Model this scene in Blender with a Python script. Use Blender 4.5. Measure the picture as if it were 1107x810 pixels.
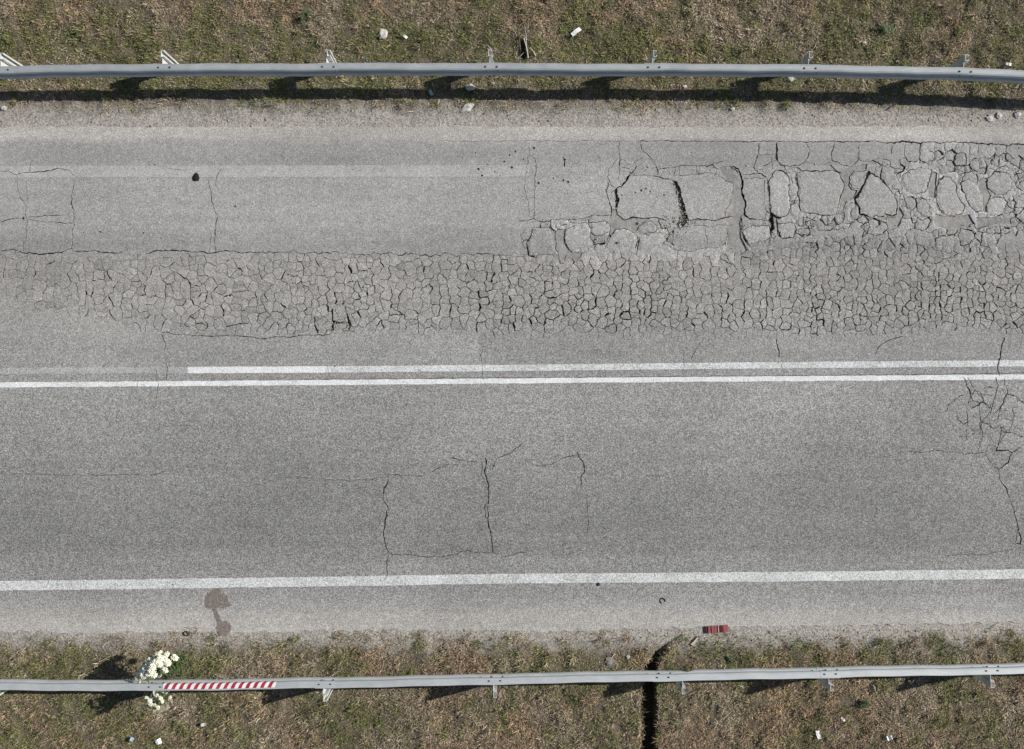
import bpy, bmesh, math, random
import numpy as np
from mathutils import Vector, Matrix, noise as mnoise
from mathutils.geometry import delaunay_2d_cdt

for o in list(bpy.data.objects):
    bpy.data.objects.remove(o, do_unlink=True)
scn = bpy.context.scene
COL = scn.collection

# ------------------------------------------------------------------ camera, sky, sun, exposure
S, H, CX, CY = 66.0, 17.0, 553.5, 405.0      # survey scale: photograph units per metre of road, drone height
cam_d = bpy.data.cameras.new('drone_camera')
cam = bpy.data.objects.new('drone_camera', cam_d)
COL.objects.link(cam)
cam.location = (0, 0, H)
cam.rotation_euler = (0, 0, 0)
cam_d.sensor_width = 36.0
cam_d.lens = 36.0 * H / (1107.0 / S)
cam_d.clip_start = 0.1
cam_d.clip_end = 2000
scn.camera = cam

KX, KY = 1.40, 0.37                            # shadow length per metre of height
sun_dir = Vector((KX, KY, 1.0)).normalized()
world = bpy.data.worlds.new('World')
scn.world = world
world.use_nodes = True
nt = world.node_tree
bg = nt.nodes['Background']
sky = nt.nodes.new('ShaderNodeTexSky')
sky.sky_type = 'NISHITA'
sky.sun_disc = False
sky.sun_elevation = math.asin(sun_dir.z)
sky.sun_rotation = math.atan2(KX, KY)
nt.links.new(sky.outputs[0], bg.inputs[0])
bg.inputs[1].default_value = 0.05
sl = bpy.data.lights.new('sun', 'SUN')
sl.energy = 3.9
sl.angle = math.radians(0.5)
sl.color = (1.0, 0.965, 0.915)
sun = bpy.data.objects.new('sun', sl)
COL.objects.link(sun)
sun.location = (8, 2, 20)
sun.rotation_euler = (-sun_dir).to_track_quat('-Z', 'Y').to_euler()
scn.view_settings.view_transform = 'Standard'
scn.view_settings.look = 'None'
scn.view_settings.exposure = 0.42
scn.view_settings.gamma = 1.0
scn.view_settings.use_curve_mapping = False

# ------------------------------------------------------------------ helpers
rng = np.random.default_rng(7)
random.seed(7)

def P(px, py, h=0.0):
    """survey point -> metres on the plane at height h"""
    k = (1 - h / H) / S
    return ((px - CX) * k, (CY - py) * k)

def smooth(a, b, x):
    t = np.clip((np.asarray(x, float) - a) / (b - a), 0, 1)
    return t * t * (3 - 2 * t)

def _hash(i, j, seed):
    n = (i * 374761393 + j * 668265263 + seed * 974634777) & 0xFFFFFFFF
    n = ((n ^ (n >> 13)) * 1274126177) & 0xFFFFFFFF
    return ((n ^ (n >> 16)) & 0xFFFF) / 65535.0

def vnoise(x, y, scale, seed=0):
    """value noise 0..1, numpy"""
    x = np.asarray(x, float) / scale; y = np.asarray(y, float) / scale
    i = np.floor(x).astype(np.int64); j = np.floor(y).astype(np.int64)
    fx = x - i; fy = y - j
    fx = fx * fx * (3 - 2 * fx); fy = fy * fy * (3 - 2 * fy)
    a = _hash(i, j, seed); b = _hash(i + 1, j, seed); c = _hash(i, j + 1, seed); d = _hash(i + 1, j + 1, seed)
    return (a * (1 - fx) + b * fx) * (1 - fy) + (c * (1 - fx) + d * fx) * fy

def fbm(x, y, scale, seed=0, oct=3):
    v = 0; a = 1; t = 0
    for k in range(oct):
        v = v + a * vnoise(x, y, scale / 2 ** k, seed + k * 17); t += a; a *= 0.55
    return v / t

def mesh_np(name, verts, faces, mats, parent=None, matidx=None, smooth_shade=False):
    """faces: (n,3) or (n,4) numpy array or list of tuples"""
    me = bpy.data.meshes.new(name)
    if isinstance(faces, np.ndarray):
        k = faces.shape[1]
        me.vertices.add(len(verts)); me.vertices.foreach_set('co', np.asarray(verts, np.float32).ravel())
        me.loops.add(faces.size); me.loops.foreach_set('vertex_index', faces.astype(np.int32).ravel())
        me.polygons.add(len(faces)); me.polygons.foreach_set('loop_start', np.arange(0, faces.size, k, dtype=np.int32))
        if matidx is not None: me.polygons.foreach_set('material_index', np.asarray(matidx, np.int32))
        me.update(calc_edges=True)
    else:
        me.from_pydata([tuple(v) for v in verts], [], [tuple(f) for f in faces])
        if matidx is not None: me.polygons.foreach_set('material_index', np.asarray(matidx, np.int32))
        me.update()
    me.polygons.foreach_set('use_smooth', np.full(len(me.polygons), smooth_shade))
    for m in (mats if isinstance(mats, (list, tuple)) else [mats]): me.materials.append(m)
    ob = bpy.data.objects.new(name, me)
    COL.objects.link(ob)
    if parent is not None: ob.parent = parent
    return ob

def tag(o, label=None, cat=None, group=None, kind=None):
    if label: o['label'] = label
    if cat: o['category'] = cat
    if group: o['group'] = group
    if kind: o['kind'] = kind
    return o

def empty(name, loc=(0, 0, 0)):
    o = bpy.data.objects.new(name, None)
    o.empty_display_size = 0.1
    o.location = loc
    COL.objects.link(o)
    return o

def from_bm(name, bm, mats, parent=None, smooth_shade=False):
    me = bpy.data.meshes.new(name)
    bmesh.ops.recalc_face_normals(bm, faces=bm.faces[:])
    bm.to_mesh(me); bm.free()
    for f in me.polygons: f.use_smooth = smooth_shade
    for m in (mats if isinstance(mats, (list, tuple)) else [mats]): me.materials.append(m)
    o = bpy.data.objects.new(name, me)
    COL.objects.link(o)
    if parent is not None: o.parent = parent
    return o

# ------------------------------------------------------------------ materials
class NT:
    def __init__(self, name):
        self.m = bpy.data.materials.new(name); self.m.use_nodes = True
        self.t = self.m.node_tree; self.n = self.t.nodes
        self.b = self.n['Principled BSDF']
        self.pos = self.n.new('ShaderNodeNewGeometry')
    def link(self, a, b): self.t.links.new(a, b)
    def math(self, op, a, b=None, clamp=False):
        nd = self.n.new('ShaderNodeMath'); nd.operation = op; nd.use_clamp = clamp
        for k, v in enumerate((a, b)):
            if v is None: continue
            if isinstance(v, (int, float)): nd.inputs[k].default_value = v
            else: self.link(v, nd.inputs[k])
        return nd.outputs[0]
    def noise(self, scale, detail=2, rough=0.5, vec=None):
        nd = self.n.new('ShaderNodeTexNoise'); nd.inputs['Scale'].default_value = scale
        nd.inputs['Detail'].default_value = detail; nd.inputs['Roughness'].default_value = rough
        self.link(vec if vec is not None else self.pos.outputs['Position'], nd.inputs['Vector'])
        return nd.outputs[0]
    def voro(self, scale, vec=None, out='Color', feature='F1'):
        nd = self.n.new('ShaderNodeTexVoronoi'); nd.feature = feature; nd.inputs['Scale'].default_value = scale
        self.link(vec if vec is not None else self.pos.outputs['Position'], nd.inputs['Vector'])
        return nd.outputs[out]
    def ramp(self, fac, stops, interp='LINEAR'):
        nd = self.n.new('ShaderNodeValToRGB'); cr = nd.color_ramp; cr.interpolation = interp
        while len(cr.elements) < len(stops): cr.elements.new(0.5)
        for e, (p, c) in zip(cr.elements, stops):
            e.position = p; e.color = (c, c, c, 1) if isinstance(c, (int, float)) else (*c, 1)
        self.link(fac, nd.inputs[0])
        return nd.outputs[0]
    def mix(self, fac, a, b, mode='MIX'):
        nd = self.n.new('ShaderNodeMix'); nd.data_type = 'RGBA'; nd.blend_type = mode
        for k, v in ((0, fac), (6, a), (7, b)):
            if isinstance(v, (int, float)): nd.inputs[k].default_value = v if k == 0 else (v, v, v, 1)
            elif isinstance(v, tuple): nd.inputs[k].default_value = (*v, 1)
            else: self.link(v, nd.inputs[k])
        return nd.outputs[2]
    def xyz(self):
        nd = self.n.new('ShaderNodeSeparateXYZ'); self.link(self.pos.outputs['Position'], nd.inputs[0]); return nd.outputs
    def flat(self):
        """position with z removed, so that textures do not change on crack walls"""
        o = self.xyz(); nd = self.n.new('ShaderNodeCombineXYZ'); self.link(o[0], nd.inputs[0]); self.link(o[1], nd.inputs[1]); return nd.outputs[0]
    def bump(self, h, strength, dist):
        nd = self.n.new('ShaderNodeBump'); nd.inputs['Strength'].default_value = strength; nd.inputs['Distance'].default_value = dist
        self.link(h, nd.inputs['Height']); self.link(nd.outputs[0], self.b.inputs['Normal'])
    def done(self, col, rough=0.85, spec=0.3, metal=0.0):
        if isinstance(col, tuple): self.b.inputs['Base Color'].default_value = (*col, 1)
        else: self.link(col, self.b.inputs['Base Color'])
        if isinstance(rough, (int, float)): self.b.inputs['Roughness'].default_value = rough
        else: self.link(rough, self.b.inputs['Roughness'])
        self.b.inputs['Specular IOR Level'].default_value = spec
        self.b.inputs['Metallic'].default_value = metal
        return self.m

def plain(name, col, rough=0.7, spec=0.3, metal=0.0, var=0.15, scale=30):
    n = NT(name)
    v = n.noise(scale, 3)
    c = n.mix(1.0, (*col,), n.ramp(v, [(0.3, 1 - var), (0.7, 1 + var)]), 'MULTIPLY')
    return n.done(c, rough, spec, metal)

ALB = 0.80   # overall albedo scale of the weathered road
def asphalt_material(name, paint=None, wear=(0.35, 0.6), lift=1.0, piece=False):
    n = NT(name)
    fv = n.flat(); o = n.xyz()
    wob = n.noise(1.1, 3, 0.6, fv)
    wob2 = n.noise(0.35, 2, 0.5, fv)
    py = n.math('ADD', n.math('MULTIPLY', o[1], -S), CY)
    py = n.math('ADD', py, n.math('MULTIPLY', n.math('SUBTRACT', wob, 0.5), 14.0))
    t = n.math('DIVIDE', n.math('SUBTRACT', py, 120.0), 580.0)
    A = ALB
    def c(v, w=0.0):
        v = v * 1.03
        return (v * A * (1 + 0.018 + w), v * A * 1.002, v * A * (1 - 0.036 - w))
    st = [(126, c(.49, .03)), (149, c(.49, .03)), (156, c(.375)), (174, c(.37)), (188, c(.415, .005)), (215, c(.42, .012)), (245, c(.40, .012)),
          (266, c(.335)), (282, c(.375, .026)), (345, c(.378, .022)), (370, c(.345)), (392, c(.345)), (425, c(.352)), (470, c(.315)),
          (540, c(.266)), (592, c(.262)), (606, c(.31)), (622, c(.315)), (640, c(.33)), (654, c(.39, .01)), (668, c(.47, .025)), (680, c(.50, .04))]
    st = [((a - 120) / 580.0, b) for a, b in st]
    base = n.ramp(t, st)
    base = n.mix(1.0, base, n.ramp(wob2, [(0.3, 0.88), (0.7, 1.09)]), 'MULTIPLY')
    # long streaks along the traffic
    mp = n.n.new('ShaderNodeMapping'); mp.inputs['Scale'].default_value = (0.25, 5.0, 1); n.link(fv, mp.inputs[0])
    base = n.mix(1.0, base, n.ramp(n.noise(1.0, 3, 0.6, mp.outputs[0]), [(0.3, 0.93), (0.7, 1.06)]), 'MULTIPLY')
    # an older lay of asphalt ends above the centre lines
    pm = n.math('MULTIPLY', n.math('LESS_THAN', n.math('ADD', o[0], n.math('MULTIPLY', n.noise(7.0, 2, 0.5, fv), 0.06)), P(520, 0)[0]), n.math('DIVIDE', n.math('SUBTRACT', o[0], P(410, 0)[0]), P(520, 0)[0] - P(410, 0)[0], True))
    pm = n.math('MULTIPLY', pm, n.math('MULTIPLY', n.math('GREATER_THAN', o[1], P(0, 397)[1]), n.math('LESS_THAN', o[1], P(0, 362)[1])))
    base = n.mix(1.0, base, n.mix(pm, 1.0, 1.15), 'MULTIPLY')
    # aggregate
    v1 = n.n.new('ShaderNodeSeparateColor'); n.link(n.voro(82.0, fv), v1.inputs[0])
    v2 = n.n.new('ShaderNodeSeparateColor'); n.link(n.voro(125.0, fv), v2.inputs[0])
    lane = n.ramp(t, [(0.0, 0.33), (0.3, 0.42), (0.45, 0.5), (0.55, 0.64), (0.88, 0.64), (0.96, 0.36)])
    g = n.math('ADD', n.math('MULTIPLY', v1.outputs[0], 0.6), n.math('MULTIPLY', v2.outputs[1], 0.4))
    gr = n.ramp(g, [(0.12, 0.05), (0.3, 0.48), (0.5, 0.98), (0.7, 1.55), (0.88, 2.6)])
    grl = n.mix(lane, 1.0, gr)
    base = n.mix(1.0, base, grl, 'MULTIPLY')
    # scattered dark bitumen specks
    sp = n.voro(9.0, fv, 'Distance'); spn = n.noise(3.0, 2, 0.5, fv)
    spk = n.math('MULTIPLY', n.math('LESS_THAN', sp, 0.055), n.math('GREATER_THAN', spn, 0.56))
    base = n.mix(n.math('MULTIPLY', spk, 0.65), base, (0.06, 0.055, 0.05))
    # every broken piece weathers a little differently
    isl = n.pos.outputs['Random Per Island']
    if piece: base = n.mix(1.0, base, n.ramp(isl, [(0.0, 0.86), (1.0, 1.09)]), 'MULTIPLY')
    base = n.mix(1.0, base, n.ramp(n.noise(7.0, 5, 0.7, fv), [(0.3, 0.86), (0.7, 1.10)]), 'MULTIPLY')
    if lift != 1.0: base = n.mix(1.0, base, lift, 'MULTIPLY')
    hgt = n.math('ADD', n.math('MULTIPLY', v1.outputs[0], 0.6), n.math('MULTIPLY', v2.outputs[0], 0.5))
    if paint:
        w1 = n.noise(26.0, 4, 0.7, fv); w2 = n.noise(2.2, 3, 0.6, fv)
        ww = n.math('ADD', n.math('MULTIPLY', w1, 0.6), n.math('ADD', n.math('MULTIPLY', v1.outputs[2], 0.25), n.math('MULTIPLY', w2, 0.25)))
        m = n.ramp(ww, [(wear[0], 0.0), (wear[1], 1.0)])
        dirt = n.ramp(w2, [(0.3, 0.9), (0.7, 1.03)])
        pc = n.mix(1.0, (*paint,), dirt, 'MULTIPLY')
        pc = n.mix(1.0, pc, n.mix(0.2, 1.0, gr), 'MULTIPLY')
        base = n.mix(m, base, pc)
    n.bump(hgt, 0.5, 0.006)
    return n.done(base, 0.9, 0.25)

M = {}
M['asphalt'] = asphalt_material('weathered_asphalt')
M['slab'] = asphalt_material('polished_slab', lift=1.13, piece=True)
M['piece'] = asphalt_material('broken_asphalt', piece=True)
M['paint_fresh'] = asphalt_material('road_paint_bright', (0.74, 0.75, 0.74), (0.30, 0.48))
M['paint_mid'] = asphalt_material('road_paint_worn', (0.70, 0.715, 0.705), (0.33, 0.64))
M['paint_faint'] = asphalt_material('road_paint_faint', (0.50, 0.50, 0.48), (0.34, 0.85))
M['paint_ghost'] = asphalt_material('road_paint_ghost', (0.52, 0.51, 0.49), (0.32, 0.92))

n = NT('crack_dirt')
M['base'] = n.done(n.mix(n.noise(30, 3), (0.035, 0.033, 0.028), (0.09, 0.08, 0.065)), 0.95, 0.1)

n = NT('patching_grout')
fv = n.flat(); v = n.noise(3.0, 4, 0.6, fv); v2 = n.noise(70, 2, 0.6, fv)
c = n.mix(n.ramp(v, [(0.3, 0.0), (0.7, 1.0)]), (0.215, 0.212, 0.208), (0.345, 0.325, 0.298))
vs_ = n.n.new('ShaderNodeSeparateColor'); n.link(n.voro(60.0, fv), vs_.inputs[0])
c = n.mix(1.0, c, n.ramp(v2, [(0.3, 0.85), (0.7, 1.15)]), 'MULTIPLY')
c = n.mix(1.0, c, n.ramp(vs_.outputs[0], [(0.0, 0.8), (1.0, 1.2)]), 'MULTIPLY')
n.bump(v2, 0.3, 0.004)
M['grout'] = n.done(c, 0.95, 0.15)

M['chip'] = asphalt_material('chipped_asphalt', (0.085, 0.08, 0.075), (0.3, 0.6))
M['chip'].name = 'chipped_asphalt'
n = NT('old_stain')
fv = n.flat(); v = n.noise(40.0, 3, 0.6, fv)
c = n.mix(n.ramp(v, [(0.35, 0.0), (0.65, 1.0)]), (0.125, 0.098, 0.078), (0.19, 0.155, 0.128))
M['stain'] = asphalt_material('spill_stain', (0.185, 0.155, 0.132), (0.26, 0.55))

n = NT('verge_soil')
o = n.xyz(); p1 = n.noise(2.5, 4, 0.6); p2 = n.noise(38, 4, 0.65)
py = n.math('ADD', n.math('ADD', n.math('MULTIPLY', o[1], -S), CY), n.math('MULTIPLY', n.math('SUBTRACT', p1, 0.5), 30.0))
t = n.math('DIVIDE', n.math('SUBTRACT', py, 60.0), 700.0)
dirt = n.mix(p1, (0.10, 0.082, 0.058), (0.19, 0.158, 0.115))
dust = n.mix(p2, (0.28, 0.260, 0.230), (0.50, 0.468, 0.42))
w = n.ramp(t, [((104 - 60) / 700, 0.0), ((126 - 60) / 700, 0.9), ((150 - 60) / 700, 1.0), ((680 - 60) / 700, 1.0), ((692 - 60) / 700, 0.85), ((712 - 60) / 700, 0.0)])
c = n.mix(w, dirt, dust)
vg = n.n.new('ShaderNodeSeparateColor'); n.link(n.voro(45.0), vg.inputs[0])
c = n.mix(1.0, c, n.ramp(vg.outputs[0], [(0.0, 0.62), (0.5, 1.0), (1.0, 1.3)]), 'MULTIPLY')
n.bump(n.math('ADD', p2, n.math('MULTIPLY', vg.outputs[1], 0.5)), 0.8, 0.02)
M['soil'] = n.done(c, 0.95, 0.1)

n = NT('grass_blades')
at = n.n.new('ShaderNodeAttribute'); at.attribute_name = 'tint'
M['grass'] = n.done(at.outputs['Color'], 0.75, 0.2)

n = NT('galvanised_steel')
v = n.noise(3.5, 4, 0.6); mp = n.n.new('ShaderNodeMapping'); mp.inputs['Scale'].default_value = (6, 60, 60)
n.link(n.pos.outputs['Position'], mp.inputs[0]); v3 = n.noise(1.0, 3, 0.6, mp.outputs[0])
c = n.mix(n.ramp(v, [(0.3, 0.0), (0.7, 1.0)]), (0.40, 0.425, 0.43), (0.50, 0.52, 0.52))
c = n.mix(1.0, c, n.ramp(v3, [(0.3, 0.9), (0.7, 1.08)]), 'MULTIPLY')
M['steel'] = n.done(c, 0.55, 0.4, 0.25)
M['post_steel'] = plain('post_steel', (0.62, 0.63, 0.61), 0.6, 0.4, 0.1, 0.12, 12)
M['bolt'] = plain('dark_bolt_steel', (0.10, 0.10, 0.105), 0.6, 0.4, 0.4)
M['tape_red'] = plain('red_tape', (0.36, 0.03, 0.055), 0.55, 0.3, 0, 0.3, 14)
M['tape_white'] = plain('white_tape', (0.74, 0.73, 0.70), 0.55, 0.3, 0, 0.14, 14)
M['petal'] = plain('white_petals', (0.82, 0.82, 0.66), 0.7, 0.2, 0, 0.08)
M['petal_old'] = plain('cream_petals', (0.72, 0.69, 0.52), 0.7, 0.2, 0, 0.15)
M['leaf'] = plain('bouquet_leaf', (0.085, 0.12, 0.045), 0.6, 0.3, 0, 0.4)
M['leaf_pale'] = plain('pale_leaf', (0.20, 0.24, 0.12), 0.6, 0.3, 0, 0.3)
M['stem'] = plain('flower_stem', (0.16, 0.20, 0.09), 0.6, 0.3, 0, 0.3)
M['paper'] = plain('wrapping_paper', (0.68, 0.58, 0.40), 0.7, 0.2, 0, 0.2)
M['film'] = plain('clear_film', (0.36, 0.38, 0.34), 0.25, 0.6, 0, 0.2)
M['red_plastic'] = plain('red_lens_plastic', (0.30, 0.095, 0.098), 0.35, 0.5, 0, 0.35, 60)
M['red_dark'] = plain('dark_red_plastic', (0.09, 0.022, 0.02), 0.4, 0.5, 0, 0.3, 60)
M['red_pale'] = plain('pale_red_plastic', (0.52, 0.30, 0.28), 0.4, 0.5, 0, 0.3, 60)
M['wood'] = plain('pale_wood', (0.52, 0.45, 0.31), 0.8, 0.2, 0, 0.2)
M['twig'] = plain('bleached_twig', (0.52, 0.49, 0.43), 0.8, 0.2, 0, 0.25)
M['twig_dark'] = plain('dark_bark', (0.10, 0.085, 0.07), 0.9, 0.1, 0, 0.3)
M['white_plastic'] = plain('white_plastic', (0.80, 0.80, 0.77), 0.5, 0.4, 0, 0.06)
M['blue_plastic'] = plain('pale_blue_plastic', (0.36, 0.45, 0.58), 0.5, 0.4, 0, 0.1)
M['glass'] = plain('dusty_green_glass', (0.38, 0.48, 0.46), 0.25, 0.5, 0, 0.2)
M['stone'] = plain('pale_stone', (0.52, 0.495, 0.45), 0.9, 0.15, 0, 0.25, 18)
M['stone_grey'] = plain('grey_stone', (0.22, 0.22, 0.20), 0.9, 0.15, 0, 0.3, 18)
M['tar'] = plain('black_tar', (0.018, 0.018, 0.017), 0.85, 0.2, 0, 0.5, 40)
M['rubber'] = plain('black_rubber', (0.03, 0.03, 0.032), 0.7, 0.3)

# ------------------------------------------------------------------ ground
def seg_dist(x, y, pts):
    """distance to a polyline and parameter 0..1 along it"""
    best = np.full(x.shape, 1e9); tt = np.zeros(x.shape); L = len(pts) - 1
    for k in range(L):
        ax, ay = pts[k]; bx, by = pts[k + 1]
        dx, dy = bx - ax, by - ay
        u = np.clip(((x - ax) * dx + (y - ay) * dy) / (dx * dx + dy * dy), 0, 1)
        d = np.hypot(x - ax - u * dx, y - ay - u * dy)
        m = d < best
        best = np.where(m, d, best); tt = np.where(m, (k + u) / L, tt)
    return best, tt
TR = [P(737, 687), P(722, 697), P(712, 708), P(705, 722), P(703, 745), P(702.5, 775), P(703, 850), P(703, 1000)]
TRW = np.array([0.025, 0.04, 0.07, 0.11, 0.14, 0.13, 0.135, 0.135])
TRD = np.array([0.03, 0.07, 0.16, 0.36, 0.55, 0.50, 0.50, 0.45])
def trench(x, y):
    d, t = seg_dist(x, y, TR)
    k = np.linspace(0, 1, len(TR))
    wdt = np.interp(t, k, TRW) * (0.66 + 0.7 * fbm(x, y, 0.2, 5, 2)); dep = np.interp(t, k, TRD)
    return dep * smooth(1.0, 0.62, d / wdt), d / wdt
HOLE = P(564.5, 53)
def ground_z(x, y):
    x = np.asarray(x, float); y = np.asarray(y, float)
    z = -0.012 + 0.035 * (fbm(x, y, 0.45, 3) - 0.5) + 0.03 * (fbm(x, y, 0.12, 9, 2) - 0.5)
    edge = np.maximum(smooth(4.12, 4.45, y), smooth(-4.25, -4.5, y))
    z = z * (0.35 + 0.65 * edge) - 0.006
    z = z + 0.075 * edge * (fbm(x, y, 0.20, 13, 2) - 0.5) * smooth(.2, .7, vnoise(x, y, 1.3, 15) + .25)
    z = z + 0.05 * smooth(4.9, 6.2, y)
    z = z - 0.05 * smooth(-4.7, -5.3, y) - 0.07 * np.clip(-5.3 - y, 0, 12)
    z = z - 0.16 * smooth(1.0, 0.3, np.hypot((x - HOLE[0]) / 0.11, (y - HOLE[1]) / 0.22))
    z = z - trench(x, y)[0]
    inside = smooth(4.02, 3.95, y) * smooth(-4.05, -3.98, y)
    return z * (1 - inside) - 0.13 * inside

def axis(dense):
    out = []
    for a, b, st in dense: out += list(np.arange(a, b - 1e-6, st))
    return np.array(out)
gx = axis([(-300, -60, 40), (-60, -20, 5), (-20, -11, 0.5), (-11, 1.9, 0.05), (1.9, 2.9, 0.022), (2.9, 11, 0.05), (11, 20, 0.5), (20, 60, 5), (60, 301, 40)])
gy = axis([(-300, -60, 40), (-60, -12, 4), (-12, -8, 0.3), (-8, -3.9, 0.04), (-3.9, 3.9, 0.6), (3.9, 7.6, 0.04), (7.6, 12, 0.3), (12, 60, 4), (60, 301, 40)])
X, Y = np.meshgrid(gx, gy)
Z = ground_z(X, Y)
nx, ny = len(gx), len(gy)
V = np.stack([X.ravel(), Y.ravel(), Z.ravel()], 1)
ii = (np.arange(ny - 1)[:, None] * nx + np.arange(nx - 1)[None, :]).ravel()
F = np.stack([ii, ii + 1, ii + 1 + nx, ii + nx], 1)
ground = mesh_np('ground', V, F, M['soil'], smooth_shade=True)
tag(ground, kind='structure')

# ------------------------------------------------------------------ road: crack network
cracks = []            # (points in survey units, width)
holes, fills, chips = [], [], []
def T(ox, oy, sc, w, *pts, amp=0.6):
    cracks.append(([(ox + a / sc, oy + b / sc) for a, b in pts], w, amp))
def Hh(ox, oy, sc, *pts): holes.append([(ox + a / sc, oy + b / sc) for a, b in pts])
def Ff(ox, oy, sc, *pts): fills.append([(ox + a / sc, oy + b / sc) for a, b in pts])
def px(w, *pts, amp=0.5): cracks.append((list(pts), w, amp))

# long joint below the upper shoulder
px(.35, (480, 152.6), (560, 152.5), (630, 152.6), (690, 152.4))
px(.7, (690, 152.4), (760, 152.8), (820, 153.0), (860, 153.2))
px(1.15, (860, 153.2), (900, 153.3), (980, 153.7), (1040, 154.8), (1107, 156.6), (1200, 160), amp=.8)
A = (560, 148, 5.956)
T(*A, .4, (75, 45), (75, 115), (60, 130), (60, 215), (48, 270), (45, 330), (55, 400), (70, 460), (70, 520))
T(*A, .55, (75, 115), (105, 130), (120, 180), (120, 215), (105, 260), (110, 300), (105, 400), (108, 470), (100, 530))
T(*A, .6, (0, 545), (60, 540), (100, 530), (140, 545), (200, 545), (215, 530), (320, 532), (420, 528), (460, 512), (520, 505), (590, 510), (600, 530))
T(*A, .6, (320, 535), (355, 562), (410, 560), (440, 548), (470, 552), (580, 545), (595, 570), (590, 620), (570, 670), (510, 690))
T(*A, 1.0, (92, 590), (80, 640), (55, 690), (55, 730), (70, 765), (120, 775))
T(*A, .5, (92, 590), (140, 580), (200, 585), (235, 640), (245, 720), (265, 780))
T(*A, .4, (215, 530), (200, 585)); T(*A, .4, (240, 590), (260, 540))
T(*A, .45, (410, 570), (360, 575), (305, 600), (300, 660), (320, 710), (345, 745), (430, 745))
T(*A, .7, (470, 560), (465, 640), (495, 690), (495, 735)); T(*A, .4, (495, 690), (450, 720))
T(*A, .8, (650, 30), (652, 110), (655, 190)); T(*A, .6, (645, 140), (610, 190), (580, 215), (580, 260), (600, 320), (630, 333))
T(*A, 1.6, (630, 333), (665, 318), (695, 285), (720, 240)); T(*A, .8, (720, 240), (770, 190))
T(*A, .4, (650, 190), (650, 270), (665, 318))
Hh(*A, (618, 338), (640, 333), (640, 370), (652, 400), (644, 452), (622, 458), (628, 400))
T(*A, 1.0, (580, 290), (570, 340), (590, 400), (600, 450), (600, 510))
T(*A, 1.0, (640, 455), (645, 500), (680, 530), (740, 522), (850, 518), (900, 525), (953, 540))
T(*A, .5, (720, 250), (800, 252), (900, 253), (953, 275)); T(*A, .75, (790, 45), (800, 75), (880, 170), (900, 215), (900, 250))
T(*A, .5, (900, 210), (953, 205)); T(*A, .4, (770, 190), (800, 180), (820, 150)); T(*A, .4, (655, 190), (720, 205))
Ff(*A, (605, 465), (635, 462), (645, 505), (680, 533), (760, 525), (850, 525), (780, 570), (765, 610), (740, 610), (690, 592), (640, 590), (620, 610), (600, 650), (578, 662), (590, 620), (597, 560), (600, 510))
Ff(*A, (250, 592), (308, 594), (300, 650), (320, 710), (345, 745), (420, 750), (390, 790), (280, 790), (250, 720), (242, 640))
T(*A, .8, (620, 595), (690, 590), (755, 625), (770, 660), (755, 720)); T(*A, .6, (620, 595), (575, 680), (560, 715))
T(*A, .5, (765, 590), (800, 560), (850, 545), (900, 570), (890, 610), (830, 630), (780, 610), (765, 590))
T(*A, .9, (780, 640), (770, 730)); T(*A, .5, (790, 635), (840, 625), (920, 620))
B = (690, 148, 5.956)
T(*B, .5, (100, 250), (150, 270), (215, 275)); T(*B, .55, (125, 210), (180, 205), (230, 200), (265, 190), (370, 185), (480, 185), (520, 210))
T(*B, .55, (265, 190), (265, 250), (340, 245), (400, 232), (450, 232), (520, 240), (560, 285), (610, 295))
T(*B, .4, (375, 188), (375, 232)); T(*B, .4, (450, 215), (490, 190)); T(*B, .45, (225, 205), (225, 265), (150, 268))
Hh(*B, (215, 275), (250, 288), (272, 330), (280, 380), (300, 440), (312, 500), (328, 538), (300, 565), (290, 578), (255, 570), (232, 566), (258, 545), (270, 500), (262, 440), (252, 390), (254, 350), (235, 312))
Ff(*B, (198, 305), (228, 300), (250, 345), (252, 380), (225, 350))
T(*B, .95, (325, 537), (440, 530), (500, 535), (560, 520), (610, 515)); T(*B, .4, (370, 540), (360, 570), (450, 580), (520, 565), (580, 570))
T(*B, .45, (610, 300), (612, 360), (600, 420), (560, 480), (560, 515))
Ff(*B, (525, 195), (600, 190), (650, 230), (662, 330), (680, 410), (680, 500), (660, 540), (660, 640), (690, 700), (700, 730), (650, 765), (560, 740), (575, 650), (580, 575), (612, 520), (565, 512), (600, 430), (614, 300), (570, 285), (530, 215))
T(*B, 1.6, (605, 190), (640, 205), (662, 240), (675, 280), (670, 370), (690, 420), (685, 500), (710, 530), (760, 535))
T(*B, 1.4, (665, 505), (668, 570), (665, 620), (690, 680), (725, 710))
T(*B, .6, (490, 190), (480, 160), (510, 170), (550, 160))
T(*B, .8, (675, 240), (740, 235), (790, 245), (830, 270), (835, 330), (840, 370)); T(*B, .45, (675, 270), (700, 265), (810, 265), (815, 350), (810, 430), (830, 480), (820, 520), (760, 535))
T(*B, .8, (780, 35), (778, 110), (755, 150), (745, 200), (770, 230)); T(*B, 1.1, (890, 35), (890, 150), (920, 185), (953, 190))
T(*B, .5, (778, 115), (840, 115), (885, 110)); T(*B, .5, (800, 190), (850, 160), (890, 150)); T(*B, .5, (820, 240), (800, 210), (750, 200))
T(*B, 1.3, (840, 370), (855, 440), (850, 480), (880, 520), (940, 515)); T(*B, 2.2, (850, 490), (865, 540), (862, 595)); T(*B, 1.2, (890, 530), (900, 620), (920, 650))
T(*B, .55, (680, 600), (740, 575), (850, 570), (860, 640), (800, 670), (720, 690), (680, 640), (680, 600))
T(*B, .45, (225, 590), (225, 690), (230, 730), (340, 740), (430, 715), (490, 725), (550, 700), (575, 640), (575, 580)); T(*B, .35, (440, 580), (440, 620), (450, 700)); T(*B, .4, (235, 590), (330, 575))
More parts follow.
